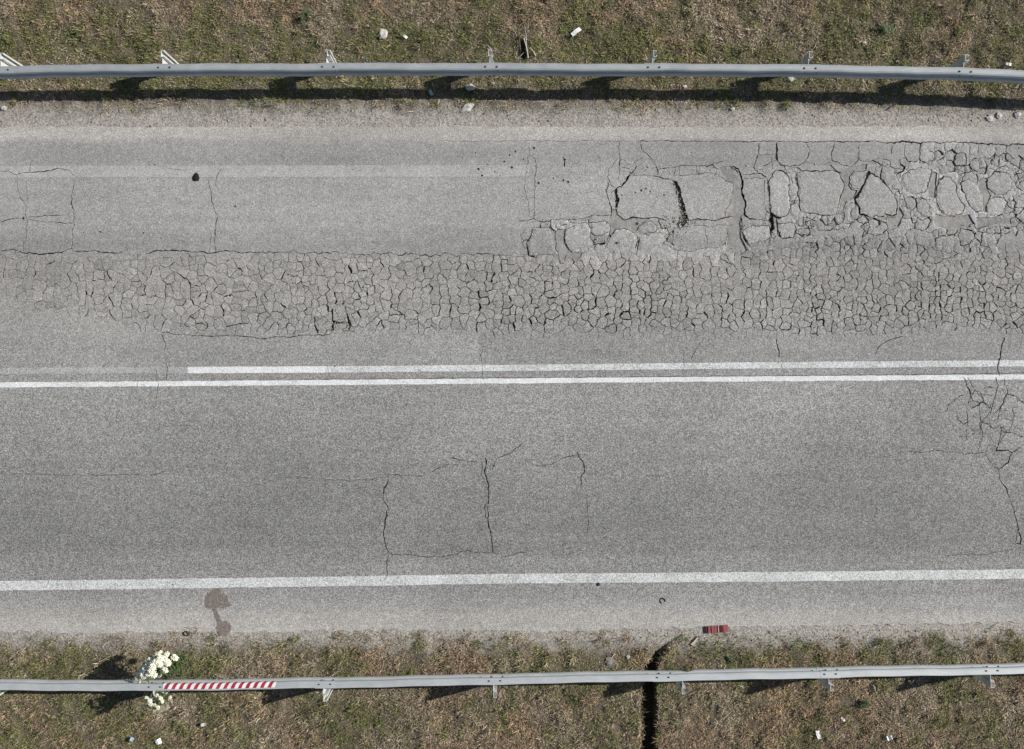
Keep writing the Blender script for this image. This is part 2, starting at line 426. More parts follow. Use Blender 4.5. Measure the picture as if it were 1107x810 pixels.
T(*B, 1.0, (165, 640), (185, 680), (230, 700)); T(*B, .7, (165, 640), (215, 610), (230, 590))
C = (820, 148, 5.956)
T(*C, 1.0, (115, 35), (115, 150)); T(*C, .65, (115, 150), (150, 185), (250, 185), (290, 170), (330, 100), (305, 40))
T(*C, .95, (490, 35), (470, 100), (475, 150), (540, 185), (600, 195), (640, 150), (645, 45)); T(*C, .4, (470, 150), (430, 180), (300, 165))
T(*C, .6, (645, 120), (650, 155), (690, 160), (715, 140)); T(*C, .5, (690, 160), (740, 150), (800, 190), (840, 180))
T(*C, .95, (75, 270), (65, 310), (75, 370), (70, 450), (90, 510), (130, 525), (190, 500), (205, 440), (200, 330), (195, 260), (150, 215), (110, 220), (75, 270))
T(*C, 1.2, (250, 230), (260, 300), (258, 400), (275, 480)); T(*C, .85, (275, 480), (360, 495), (440, 510), (500, 500), (515, 470), (525, 400), (545, 350), (550, 300), (525, 260), (510, 225), (450, 215), (350, 225), (290, 215), (250, 230))
T(*C, .7, (240, 230), (238, 300), (258, 330)); T(*C, .45, (203, 375), (258, 380)); T(*C, .45, (204, 410), (258, 410)); T(*C, .45, (170, 190), (180, 230), (240, 225), (260, 200))
Ff(*C, (525, 215), (600, 198), (700, 172), (698, 208), (625, 216), (590, 255), (586, 310), (605, 340), (640, 345), (615, 395), (570, 415), (540, 480), (518, 480), (530, 400), (552, 340), (552, 290), (532, 260))
T(*C, .9, (600, 250), (640, 220), (698, 216)); T(*C, .7, (600, 250), (590, 290), (612, 335), (650, 340))
Hh(*C, (698, 230), (712, 208), (724, 230), (692, 285), (668, 345), (642, 392), (620, 410), (610, 398), (650, 345), (670, 310), (690, 270))
T(*C, 1.3, (617, 403), (645, 450), (650, 490), (720, 525)); T(*C, .8, (720, 525), (760, 510), (810, 510))
T(*C, .95, (718, 230), (770, 260), (830, 320), (880, 380), (895, 430), (890, 500), (860, 515), (810, 490)); T(*C, .6, (735, 525), (780, 545), (820, 555), (825, 510))
T(*C, .6, (650, 490), (660, 510), (600, 560), (545, 550), (560, 450), (610, 420)); T(*C, .8, (700, 540), (660, 580), (700, 620), (740, 635), (800, 635), (835, 590), (820, 555))
Ff(*C, (828, 515), (890, 518), (905, 450), (940, 500), (900, 580), (840, 610), (836, 560))
T(*C, 1.0, (800, 195), (790, 260), (830, 320)); T(*C, .5, (800, 195), (850, 200), (890, 250), (925, 340), (880, 350)); T(*C, 1.0, (890, 240), (930, 220), (950, 180))
T(*C, .85, (125, 560), (120, 600), (150, 650), (220, 650), (240, 600), (230, 560), (200, 545), (125, 560)); T(*C, 2.4, (75, 520), (90, 570), (85, 620))
T(*C, .6, (290, 490), (285, 560), (340, 540), (380, 500)); T(*C, .5, (340, 540), (340, 590), (290, 590)); T(*C, .6, (440, 510), (450, 570), (540, 560)); T(*C, .5, (515, 480), (545, 550))
D = (947, 148, 5.956)
for q in ([(190, 50), (185, 110), (190, 180)], [(290, 45), (280, 130), (300, 170), (380, 150), (375, 50)], [(440, 50), (445, 110), (420, 150)], [(515, 50), (500, 160), (520, 200)],
          [(600, 110), (650, 130), (665, 50)], [(760, 55), (770, 120), (740, 180)], [(840, 50), (840, 120), (870, 180)], [(100, 50), (100, 110)], [(600, 60), (605, 190)]):
    T(*D, .6, *q)
T(*D, .7, (105, 190), (140, 240), (180, 225), (190, 195), (140, 165)); T(*D, .6, (170, 250), (165, 300), (200, 355), (260, 370), (320, 360), (345, 280), (360, 215), (290, 195), (210, 215), (170, 250))
Ff(*D, (366, 222), (395, 232), (388, 320), (383, 395), (345, 390), (335, 350), (352, 280))
T(*D, 1.0, (410, 270), (390, 330), (388, 400), (410, 470), (440, 500)); T(*D, .75, (440, 500), (500, 505), (555, 490), (570, 450), (530, 390), (510, 310), (480, 265), (440, 250), (410, 270))
T(*D, .8, (400, 240), (400, 275), (430, 270), (440, 250)); T(*D, .75, (545, 300), (570, 360), (600, 440), (640, 485), (690, 470), (690, 390), (660, 310), (590, 275), (545, 300))
T(*D, .6, (550, 290), (580, 220), (500, 200)); T(*D, .4, (660, 270), (655, 300))
Ff(*D, (665, 265), (712, 262), (722, 335), (742, 385), (718, 420), (712, 485), (692, 482), (692, 390), (668, 318))
T(*D, 1.0, (875, 270), (840, 225), (760, 225), (720, 255), (710, 290), (715, 330), (770, 375)); T(*D, .6, (770, 375), (830, 375), (870, 340), (875, 270))
T(*D, .65, (720, 420), (715, 490), (740, 510), (820, 500), (830, 470), (850, 420), (820, 390), (760, 390), (720, 420))
T(*D, .9, (700, 150), (720, 190), (700, 240), (640, 240), (605, 200), (610, 170)); T(*D, .7, (720, 200), (770, 210), (830, 185), (900, 240), (950, 230))
T(*D, 1.2, (895, 240), (905, 310), (930, 345), (953, 350)); T(*D, .8, (905, 280), (930, 270), (953, 240))
Ff(*D, (385, 495), (430, 507), (520, 513), (600, 500), (635, 560), (540, 590), (450, 592), (392, 572), (372, 540)); Ff(*D, (645, 520), (730, 517), (870, 520), (880, 560), (780, 560), (650, 588))
T(*D, 1.2, (880, 380), (890, 430), (900, 500), (950, 560)); T(*D, .9, (600, 570), (630, 560), (640, 590), (740, 570))
T(*D, .65, (260, 390), (265, 480), (300, 510), (345, 520), (345, 440), (310, 400), (260, 390)); T(*D, .7, (165, 350), (200, 460), (240, 550), (270, 550))
T(*D, .9, (545, 590), (530, 640), (545, 700), (600, 690), (640, 650), (635, 620), (590, 600), (545, 590))
# left half of the upper lane
E = (0, 160, 4.258)
T(*E, 1.2 * .75, (0, 475), (60, 470), (105, 480), (160, 490), (215, 487), (280, 485), (330, 465), (345, 480), (430, 475), (530, 485), (570, 480)); T(*E, 1.2 * .8, (670, 490), (720, 475), (860, 472), (950, 485), (1050, 475), (1107, 480))
T(*E, 1.2 * .65, (80, 125), (80, 190), (100, 240), (120, 265), (115, 310), (120, 340), (118, 420), (105, 480)); T(*E, .62, (80, 125), (40, 105), (0, 110)); T(*E, .7, (80, 120), (200, 110), (270, 95), (320, 105), (340, 130))
T(*E, .65, (140, 40), (140, 110)); T(*E, .62, (120, 145), (120, 210), (130, 250)); T(*E, 1.2 * .5, (0, 345), (60, 325), (110, 325)); T(*E, .62, (130, 320), (200, 315), (300, 310), (320, 295)); T(*E, .62, (130, 330), (210, 340), (300, 345), (335, 345))
T(*E, 1.2 * .75, (340, 160), (328, 250), (343, 290), (338, 345), (335, 430), (330, 465)); T(*E, 1.2 * .7, (960, 150), (965, 200), (980, 260), (998, 320), (990, 370), (990, 480)); T(*E, .6, (970, 400), (965, 480))
T(*E, 1.2 * .28, (700, 75), (800, 100), (860, 105)); T(*E, .7, (1000, 130), (1025, 95)); T(*E, .6, (1000, 130), (990, 180))
px(.7, (260, 273), (330, 273), (380, 274.5), (430, 275), (500, 275.5), (560, 275), amp=1.2); px(.35, (560, 275), (600, 276))
Hq = (120, 260, 3.954)
T(*Hq, .8, (215, 400), (235, 440), (230, 480), (245, 550), (235, 600)); T(*Hq, .8, (195, 550), (195, 600)); T(*Hq, .75, (205, 610), (195, 690)); T(*Hq, .6, (170, 620), (165, 690))
T(*Hq, .6, (215, 395), (300, 405), (400, 408), (560, 408), (650, 420), (760, 412), (860, 405), (960, 400)); T(*Hq, .9, (490, 368), (540, 362), (590, 358))
Hh(*Hq, (866, 325), (873, 330), (874, 360), (890, 395), (882, 400), (868, 370)); Hh(*Hq, (942, 290), (950, 292), (950, 340), (980, 350), (1010, 345), (1004, 315), (1012, 312), (1022, 345), (1030, 360), (1018, 385), (1000, 355), (955, 358), (945, 390), (938, 385), (944, 345))
# lower lane
Fz = (380, 470, 3.69)
T(*Fz, 1.35 * .8, (145, 160), (150, 185), (130, 220), (130, 255), (145, 290), (135, 350), (128, 400), (135, 440), (145, 470)); T(*Fz, 1.35 * .4, (145, 470), (140, 520), (142, 560), (128, 578))
T(*Fz, 1.1, (535, 90), (535, 150), (545, 200), (548, 260), (545, 300), (548, 370), (560, 420), (562, 470)); T(*Fz, 1.35 * .6, (548, 260), (533, 290), (540, 335)); T(*Fz, 1.35 * .35, (525, 110), (520, 160), (535, 200))
T(*Fz, .55, (145, 160), (280, 165), (330, 145), (380, 120), (430, 118)); T(*Fz, 1.35 * .5, (390, 85), (430, 100), (470, 105), (500, 110)); T(*Fz, 1.35 * .5, (560, 135), (580, 95), (640, 70), (680, 35))
T(*Fz, 1.35 * .38, (690, 100), (730, 125), (800, 118), (850, 90), (900, 85)); T(*Fz, 1.35 * .5, (730, 75), (735, 95)); T(*Fz, 1.35 * .65, (900, 70), (925, 110), (928, 150), (915, 165), (915, 210)); T(*Fz, 1.35 * .4, (925, 88), (945, 80)); T(*Fz, 1.35 * .33, (940, 230), (943, 330), (938, 440))
T(*Fz, .55, (150, 472), (300, 490), (400, 480), (460, 462), (520, 470), (560, 468), (610, 485), (720, 460)); px(.5, (300, 516), (330, 517), (380, 520), (418, 516)); px(.42, (10, 512), (90, 514), (165, 513), (215, 503))
G = (980, 350, 3.118)
T(*G, 1.4, (330, 45), (318, 75), (318, 100), (308, 140), (312, 175)); T(*G, 1.4 * .55, (300, 180), (308, 210), (305, 230), (290, 265), (280, 310)); T(*G, 1.4 * .65, (330, 185), (340, 235), (370, 245), (396, 265), (430, 290))
T(*G, .95, (192, 180), (215, 230), (225, 260), (260, 270), (290, 290)); T(*G, 1.4 * .45, (205, 180), (225, 215), (245, 240), (290, 240)); T(*G, 1.4 * .55, (340, 235), (315, 290), (310, 330), (320, 360), (310, 400), (300, 430))
T(*G, 1.4 * .55, (245, 265), (250, 340), (260, 380), (240, 410)); T(*G, 1.4 * .45, (200, 270), (205, 330), (200, 380), (208, 395)); T(*G, .68, (190, 240), (150, 270), (130, 300)); T(*G, 1.4 * .6, (320, 360), (360, 370), (390, 380), (430, 390))
T(*G, 1.4 * .8, (300, 430), (340, 425), (355, 435), (340, 470), (310, 490), (290, 480)); T(*G, .8, (310, 490), (315, 530), (340, 560), (350, 600), (370, 650), (375, 690), (372, 740), (388, 745), (388, 720), (375, 690))
T(*G, .6, (0, 430), (60, 435), (100, 430), (160, 432), (200, 440), (280, 430)); T(*G, 1.4 * .65, (355, 435), (396, 410), (440, 400)); T(*G, .5, (130, 780), (200, 780), (280, 775), (370, 755)); T(*G, .68, (280, 310), (300, 300), (325, 270))
T(*G, .68, (280, 330), (285, 400), (265, 440), (290, 480))
T(275, 360, 3.95, .55, (960, 40), (975, 60), (968, 100), (975, 135), (975, 190)); T(550, 360, 3.95, .8, (835, 25), (805, 60), (780, 110)); T(550, 360, 3.95, .35, (750, 80), (745, 170))
T(827, 360, 3.95, 1.1, (45, 25), (55, 60), (62, 105)); T(827, 360, 3.95, .45, (68, 130), (72, 165)); T(827, 360, 3.95, .6, (600, 15), (525, 30), (490, 55), (470, 95))
px(.4, (328, 410.2), (518, 408.6), (640, 407.9), (827, 406.4), (930, 405.6), (1107, 403.4), (1250, 402), amp=.25)
# chips knocked out of the surface
chip_r = random.Random(3)
for cx_, cy_, r in [(24.7, 236.5, 2.2), (108, 251, 1.6), (154.5, 252, 1.5), (154, 296, 1.0), (90, 251.5, .9), (254, 223, 1.6), (311, 297, 1.5), (59, 331, 1.2), (609, 195, 1.5), (614, 197, 1.9), (598, 193, 1.1), (582, 198, 1.7),
                    (693, 206, 1.5), (698, 204, 1.2), (703, 207, 1.0), (687, 208, .9), (672, 211, 1.1), (718, 211, 1.3), (517, 183, 1.8), (521, 190, 1.4), (514, 165, 1.0), (545, 175, 1.3), (553, 181, 1.9), (551, 168, 1.2), (535, 186, 1.0),
                    (557, 164, 1.3), (577, 160, 1.5), (566, 172, 1.1), (666, 263, 2.2), (112, 395.5, 1.0), (362, 396, 1.1), (135, 540, 1.1), (238, 544, .9), (24, 527, 1.0), (188, 442, .9), (513, 408, .8), (404, 436, 1.0),
                    (505, 159, .8), (500, 170, .7), (527, 178, .9), (541, 190, .8), (592, 203, .8), (627, 192, .8), (645, 200, .7), (640, 207, .6), (710, 213, .7), (187, 632, 1.0), (201, 632, .7), (211, 635, .7), (202, 659, .9), (178, 664, .8), (84, 652, .7)]:
    k = 7; a0 = chip_r.random() * 6
    chips.append([(cx_ + r * chip_r.uniform(.65, 1.15) * math.cos(a0 + i * 2 * math.pi / k), cy_ + r * chip_r.uniform(.6, 1.05) * math.sin(a0 + i * 2 * math.pi / k)) for i in range(k)])

# alligator cracking: a Voronoi net of small cells with cracks of uneven width
def lower_edge(x): return np.interp(x, [-80, 0, 90, 140, 175, 300, 380, 420, 560, 700, 830, 930, 1020, 1180], [326, 330, 342, 356, 363, 364, 362, 360, 364, 365, 367, 364, 360, 366])
def upper_edge(x): return np.interp(x, [-80, 0, 100, 250, 560, 600, 650, 740, 800, 860, 900, 960, 1010, 1050, 1180], [272, 272, 275, 272, 276, 277, 273, 274, 272, 262, 256, 250, 262, 262, 255])
seeds = []
tries = 0
cellsz = {}
def spacing(x, y):
    s = np.interp(x, [-80, 150, 300, 560, 800, 900, 1100], [8.6, 8.0, 7.6, 7.4, 7.2, 6.6, 6.2])
    return s * (0.52 + 1.0 * vnoise(x, y, 13, 21))
gridcell = {}
r_ = random.Random(11)
cxx = -78.0
while cxx < 1182:
    dxc = float(np.interp(cxx, [-80, 150, 300, 560, 800, 900, 1100], [10.2, 9.4, 8.8, 8.5, 8.2, 7.4, 6.9])) * r_.uniform(.72, 1.28)
    yy = 240 + r_.uniform(0, 10)
    while yy < 374:
        xx = cxx + r_.gauss(0, .17) * dxc + 5.0 * (float(vnoise(cxx, yy, 30, 141)) - .5)
        if upper_edge(xx) - 6 < yy < lower_edge(xx) + 12: seeds.append((xx, yy))
        yy += dxc * r_.uniform(.62, 1.65) * (.8 + .4 * float(vnoise(xx, yy, 18, 143)))
    cxx += dxc
idx = {}
for i, (x, y) in enumerate(seeds): idx.setdefault((int(x // 14), int(y // 14)), []).append(i)
def clip(poly, a, b, c, nid):
    """keep a*x+b*y<=c; poly: list of ((x,y), id of the edge that starts here)"""
    out = []; L = len(poly)
    for k in range(L):
        (p, e), (q, _) = poly[k], poly[(k + 1) % L]
        dp = a * p[0] + b * p[1] - c; dq = a * q[0] + b * q[1] - c
        if dp <= 0:
            out.append((p, e))
            if dq > 0:
                t = dp / (dp - dq); out.append(((p[0] + t * (q[0] - p[0]), p[1] + t * (q[1] - p[1])), nid))
        elif dq <= 0:
            t = dp / (dp - dq); out.append(((p[0] + t * (q[0] - p[0]), p[1] + t * (q[1] - p[1])), e))
    return out
edges = {}
for i, (x, y) in enumerate(seeds):
    poly = [((x - 20, y - 20), -1), ((x + 20, y - 20), -1), ((x + 20, y + 20), -1), ((x - 20, y + 20), -1)]
    kx, ky_ = int(x // 14), int(y // 14)
    for a in range(-3, 4):
        for b in range(-3, 4):
            for j in idx.get((kx + a, ky_ + b), ()):
                if j == i: continue
                qx, qy = seeds[j]; na, nb = qx - x, qy - y
                if na * na + nb * nb > 1700: continue
                poly = clip(poly, na, nb, na * (x + qx) / 2 + nb * (y + qy) / 2, j)
    for k in range(len(poly)):
        j = poly[k][1]
        if j > i: edges[(i, j)] = (poly[k][0], poly[(k + 1) % len(poly)][0])
def warp(x, y):
    return (x + 3.4 * (float(vnoise(x, y, 9, 31)) - .5) + 2.6 * (float(vnoise(x, y, 3.6, 33)) - .5) + 1.0 * (float(vnoise(x, y, 1.5, 35)) - .5),
            y + 3.4 * (float(vnoise(x, y, 9, 37)) - .5) + 2.6 * (float(vnoise(x, y, 3.6, 39)) - .5) + 1.0 * (float(vnoise(x, y, 1.5, 43)) - .5))
def strength(x, y):
    up = float(smooth(-1, 5, y - upper_edge(x))); lo = float(smooth(5, -9, y - lower_edge(x)))
    s = up * lo
    s *= float(np.interp(x, [-80, 100, 300, 500, 1180], [.74, .82, .95, 1.0, 1.0]))
    s *= .78 + .50 * float(vnoise(x, y, 26, 51))
    core = float(np.interp(y, [272, 285, 300, 320, 345, 358, 370], [.75, .9, 1.0, 1.15, 1.15, .85, .5]))
    return s * core
net = []
for (i, j), (p, q) in edges.items():
    mx, my = (p[0] + q[0]) / 2, (p[1] + q[1]) / 2
    L = math.hypot(q[0] - p[0], q[1] - p[1])
    if L < 0.5: continue
    st = strength(mx, my)
    vert = abs(q[1] - p[1]) / (L + 1e-6)
    w = st * (0.30 + 0.40 * vert) * math.exp(r_.gauss(0, .45))
    if r_.random() < 0.05: w *= 1.6
    if w < 0.17: continue
    net.append((p, q, min(w, 2.1)))

def vor_edges(seeds, reach=42):
    idx = {}
    for i, (x, y) in enumerate(seeds): idx.setdefault((int(x // 14), int(y // 14)), []).append(i)
    out = {}
    for i, (x, y) in enumerate(seeds):
        poly = [((x - 24, y - 24), -1), ((x + 24, y - 24), -1), ((x + 24, y + 24), -1), ((x - 24, y + 24), -1)]
        kx, ky_ = int(x // 14), int(y // 14)
        for a in range(-3, 4):
            for b in range(-3, 4):
                for j in idx.get((kx + a, ky_ + b), ()):
                    if j == i: continue
                    qx, qy = seeds[j]; na, nb = qx - x, qy - y
                    if na * na + nb * nb > reach * reach: continue
                    poly = clip(poly, na, nb, na * (x + qx) / 2 + nb * (y + qy) / 2, j)
        for k in range(len(poly)):
            j = poly[k][1]
            if j > i: out[(i, j)] = (poly[k][0], poly[(k + 1) % len(poly)][0])
    return out
def in_poly(x, y, poly):
    c = False; L = len(poly)
    for k in range(L):
        (x0, y0), (x1, y1) = poly[k], poly[(k + 1) % L]
        if (y0 > y) != (y1 > y) and x < (x1 - x0) * (y - y0) / (y1 - y0) + x0: c = not c
    return c
def zp(Q, *pts): return [(Q[0] + a / Q[2], Q[1] + b / Q[2]) for a, b in pts]
whole = [pts for pts, w, amp in cracks if pts[0] == pts[-1]] + fills[:]
whole += [zp(A, (-60, 190), (40, 190), (580, 190), (590, 515), (450, 505), (100, 525), (-60, 530)), zp(A, (640, 330), (720, 255), (900, 255), (990, 300), (1010, 400), (1000, 500), (900, 520), (680, 525), (645, 490)),
          zp(B, (270, 260), (450, 240), (560, 290), (610, 300), (605, 420), (560, 510), (330, 530), (290, 400)), zp(C, (720, 240), (890, 380), (890, 500), (720, 520), (650, 490), (625, 400)),
          zp(B, (0, 30), (780, 30), (780, 110), (740, 170), (110, 180)), zp(C, (120, 30), (490, 30), (470, 150), (420, 175), (120, 150)), zp(C, (490, 30), (645, 30), (640, 150), (590, 190), (480, 150)), zp(A, (60, 590), (200, 590), (240, 720), (100, 770)),
          zp(A, (310, 600), (460, 570), (480, 690), (430, 740), (330, 720)), zp(A, (580, 680), (690, 592), (760, 650), (740, 720), (580, 720)), zp(B, (230, 590), (570, 585), (560, 690), (240, 730)), zp(A, (780, 640), (920, 625), (920, 730), (780, 730))]
whole += [zp(C, (250, 230), (350, 225), (450, 215), (525, 260), (550, 300), (515, 470), (500, 500), (440, 510), (275, 480)), zp(D, (410, 270), (388, 400), (440, 500), (555, 490), (570, 450), (510, 310), (440, 250)),
          zp(D, (875, 270), (840, 225), (760, 225), (710, 290), (715, 330), (770, 375), (830, 375), (870, 340)), zp(B, (680, 265), (810, 265), (815, 430), (825, 500), (760, 530), (690, 500), (680, 370)),
          zp(A, (585, 215), (700, 200), (720, 235), (665, 318), (630, 333), (600, 320)), zp(C, (790, 200), (850, 200), (925, 340), (830, 320))]
sd2 = []
g2 = {}
for _ in range(60000):
    x = r_.uniform(560, 1185); y = r_.uniform(160, 275)
    if y > upper_edge(x) - 3: continue
    sp_ = float(np.interp(x, [560, 830, 1100], [11.5, 9.5, 8.5])) * (.62 + .8 * float(vnoise(x, y, 20, 121)))
    if y > 240: sp_ *= .8
    if any(in_poly(x, y, w_) for w_ in whole): sp_ = max(sp_, 9)
    kx, ky_ = int(x // 14), int(y // 14); ok = True
    for i in (-1, 0, 1):
        for j in (-1, 0, 1):
            for (qx, qy) in g2.get((kx + i, ky_ + j), ()):
                if (qx - x) ** 2 + (qy - y) ** 2 < sp_ * sp_ * .8: ok = False
    if ok: sd2.append((x, y)); g2.setdefault((kx, ky_), []).append((x, y))
for (i, j), (p, q) in vor_edges(sd2).items():
    mx, my = (p[0] + q[0]) / 2, (p[1] + q[1]) / 2
    L = math.hypot(q[0] - p[0], q[1] - p[1])
    if L < .5 or L > 30: continue
    if any(in_poly(p[0] + (q[0] - p[0]) * t, p[1] + (q[1] - p[1]) * t, w_) for w_ in whole for t in (.1, .5, .9)): continue
    if (my < 172 and mx < 1000) or min(p[1], q[1]) < 160: continue
    if max(p[1], q[1]) > upper_edge(mx) + 5 or L > 17: continue
    if mx < 830 and my < 245 and r_.random() < .55: continue
    st = .4 + .55 * float(vnoise(mx, my, 18, 131)) + (.2 if my > 238 else 0) + (.12 if mx > 940 else 0)
    w = st * .72 * math.exp(r_.gauss(0, .45))
    if w < .24: continue
    net.append((p, q, min(w, 1.8)))

sd3 = []
for _ in range(6000):
    x = r_.uniform(1015, 1150); y = r_.uniform(408, 500)
    if all((qx - x) ** 2 * 1.3 + (qy - y) ** 2 * .8 > (8.5 + 5 * float(vnoise(x, y, 14, 151))) ** 2 for qx, qy in sd3): sd3.append((x, y))
for (i, j), (p, q) in vor_edges(sd3).items():
    mx, my = (p[0] + q[0]) / 2, (p[1] + q[1]) / 2
    d_ = math.hypot((mx - 1066) / 46, (my - 447) / 46)
    w = .62 * float(smooth(1.05, .45, d_)) * math.exp(r_.gauss(0, .4))
    if w < .24 or r_.random() < .22: continue
    net.append((p, q, min(w, 1.0)))

verts2, faces2, ftype = [], [], []
def add_face(poly, typ):
    a = 0
    for k in range(len(poly)):
        x0, y0 = poly[k]; x1, y1 = poly[(k + 1) % len(poly)]; a += x0 * y1 - x1 * y0
    if a < 0: poly = poly[::-1]
    b = len(verts2)
    verts2.extend([Vector(p) for p in poly]); faces2.append(list(range(b, b + len(poly)))); ftype.append(typ)
def ribbon(pts, ws, typ='crack'):
    """polygon strip of varying width round a polyline"""
    L, R = [], []
    n_ = len(pts)
    for k, (x, y) in enumerate(pts):
        a = pts[max(k - 1, 0)]; b = pts[min(k + 1, n_ - 1)]
        dx, dy = b[0] - a[0], b[1] - a[1]; d = math.hypot(dx, dy) or 1
        nx_, ny_ = -dy / d, dx / d
        L.append((x + nx_ * ws[k] / 2, y + ny_ * ws[k] / 2)); R.append((x - nx_ * ws[k] / 2, y - ny_ * ws[k] / 2))
    for k in range(n_ - 1):
        add_face([L[k], L[k + 1], R[k + 1], R[k]], typ)
WS = 0.92
for p, q, w in net:
    d = math.hypot(q[0] - p[0], q[1] - p[1]); ex = min(.25, w * .3)
    ux, uy = (q[0] - p[0]) / d, (q[1] - p[1]) / d
    m = max(2, int(d / 1.7))
    pts = []
    for k in range(m + 1):
        t = k / m; pts.append(warp(p[0] + (q[0] - p[0]) * t, p[1] + (q[1] - p[1]) * t))
    pts[0] = (pts[0][0] - ux * ex, pts[0][1] - uy * ex); pts[-1] = (pts[-1][0] + ux * ex, pts[-1][1] + uy * ex)
    ws = [w * WS * (.75 if k in (0, m) else r_.uniform(.45, 1.5)) for k in range(m + 1)]
    ribbon(pts, ws)
for pts, w, amp in cracks:
    out = []
    for k in range(len(pts) - 1):
        (x0, y0), (x1, y1) = pts[k], pts[k + 1]
        d = math.hypot(x1 - x0, y1 - y0); m = max(1, int(d / 2.0))
        for t in range(m): out.append((x0 + (x1 - x0) * t / m, y0 + (y1 - y0) * t / m))
    out.append(pts[-1])
    closed = pts[0] == pts[-1]
    sd = r_.randrange(1000)
    jit = [(x + amp * (2.6 * (float(vnoise(x, y, 9, sd)) - .5) + 2.8 * (float(vnoise(x, y, 3.2, sd + 1)) - .5) + r_.uniform(-.5, .5)),
            y + amp * (2.6 * (float(vnoise(x, y, 9, sd + 2)) - .5) + 2.8 * (float(vnoise(x, y, 3.2, sd + 3)) - .5) + r_.uniform(-.5, .5))) for x, y in out]
    jit[0] = out[0]; jit[-1] = out[-1]
    ws = [w * WS * r_.uniform(.5, 1.4) * (.6 + 1.0 * float(vnoise(x, y, 11, 77))) for x, y in jit]
    if not closed: ws[0] *= .5; ws[-1] *= .5
    ribbon(jit, ws)
def rough(poly, step=2.5, amp=.45):
    out = []
    for k in range(len(poly)):
        (x0, y0), (x1, y1) = poly[k], poly[(k + 1) % len(poly)]
        d = math.hypot(x1 - x0, y1 - y0); m = max(1, int(d / step))
        for t in range(m):
            out.append((x0 + (x1 - x0) * t / m + r_.uniform(-amp, amp), y0 + (y1 - y0) * t / m + r_.uniform(-amp, amp)))
    return out
for k, h in enumerate(holes): add_face(rough(h, 1.2, .5), 'hole')
NF = len(fills); fills = fills + chips
for k, f in enumerate(fills): add_face(rough(f, 3.0, .4) if k < NF else f, ('fill', k))
# painted markings
def band(pts, w, typ, amp=.3):
    out = []
    for k in range(len(pts) - 1):
        (x0, y0), (x1, y1) = pts[k], pts[k + 1]; m = max(1, int(abs(x1 - x0) / 9)) if -300 < (x0 + x1) / 2 < 1400 else 1
        for t in range(m): out.append((x0 + (x1 - x0) * t / m, y0 + (y1 - y0) * t / m))
    out.append(pts[-1])
    up = [(x, y - w / 2 + r_.uniform(-amp, amp)) for x, y in out]; lo = [(x, y + w / 2 + r_.uniform(-amp, amp)) for x, y in out]
    add_face(up + lo[::-1], typ)
XL, XR = -2400, 3500
band([(XL, 420), (-20, 401.2), (203, 400.2)], 6.6, ('line', 0), .2)
band([(203, 400.2), (352, 399.5)], 7.0, ('line', 1), .15)
band([(352, 399.5), (555, 397.8), (830, 395), (1107, 392.8), (XR, 376)], 6.8, ('line', 2), .2)
band([(XL, 436), (0, 416.2), (280, 414.2), (555, 411.9), (830, 409.6), (1107, 407.7), (XR, 393)], 5.5, ('line', 3), .35)
band([(XL, 668), (0, 633.4), (280, 629.8), (555, 625.6), (830, 623.6), (1107, 620.6), (XR, 595)], 10.4, ('line', 4), .35)
band([(XL, 186), (0, 186), (300, 185.2), (572, 185.0)], 12.5, ('line', 5), .4)
# the paved sheet itself
top = [(XL, 137)] + [(x, 137.2 + r_.uniform(-1.1, 1.1)) for x in range(-260, 1380, 7)] + [(XR, 137)]
def bot_y(x): return float(np.interp(x, [0, 60, 300, 420, 600, 700, 800, 930, 1107], [682, 684, 683, 681, 683, 679, 678, 676, 673]))
bot = [(XL, 684)] + [(x, bot_y(x) + r_.uniform(-1.6, 1.6)) for x in range(-260, 1380, 7)] + [(XR, 672)]
add_face(top + bot[::-1], 'road')

tx_, ty_ = zip(*top); bx2, by2 = zip(*bot)
cons = [(f[k], f[(k + 1) % len(f)]) for f in faces2 for k in range(len(f))]
for x, y in seeds: verts2.append(Vector(warp(x, y)))
for i in range(545, 1190, 4):
    for j in range(156, 274, 4): verts2.append(Vector((i + r_.uniform(-1.2, 1.2), j + r_.uniform(-1.2, 1.2))))
cv, _, cf, _, _, _ = delaunay_2d_cdt(verts2, cons, [], 0, 1e-4)
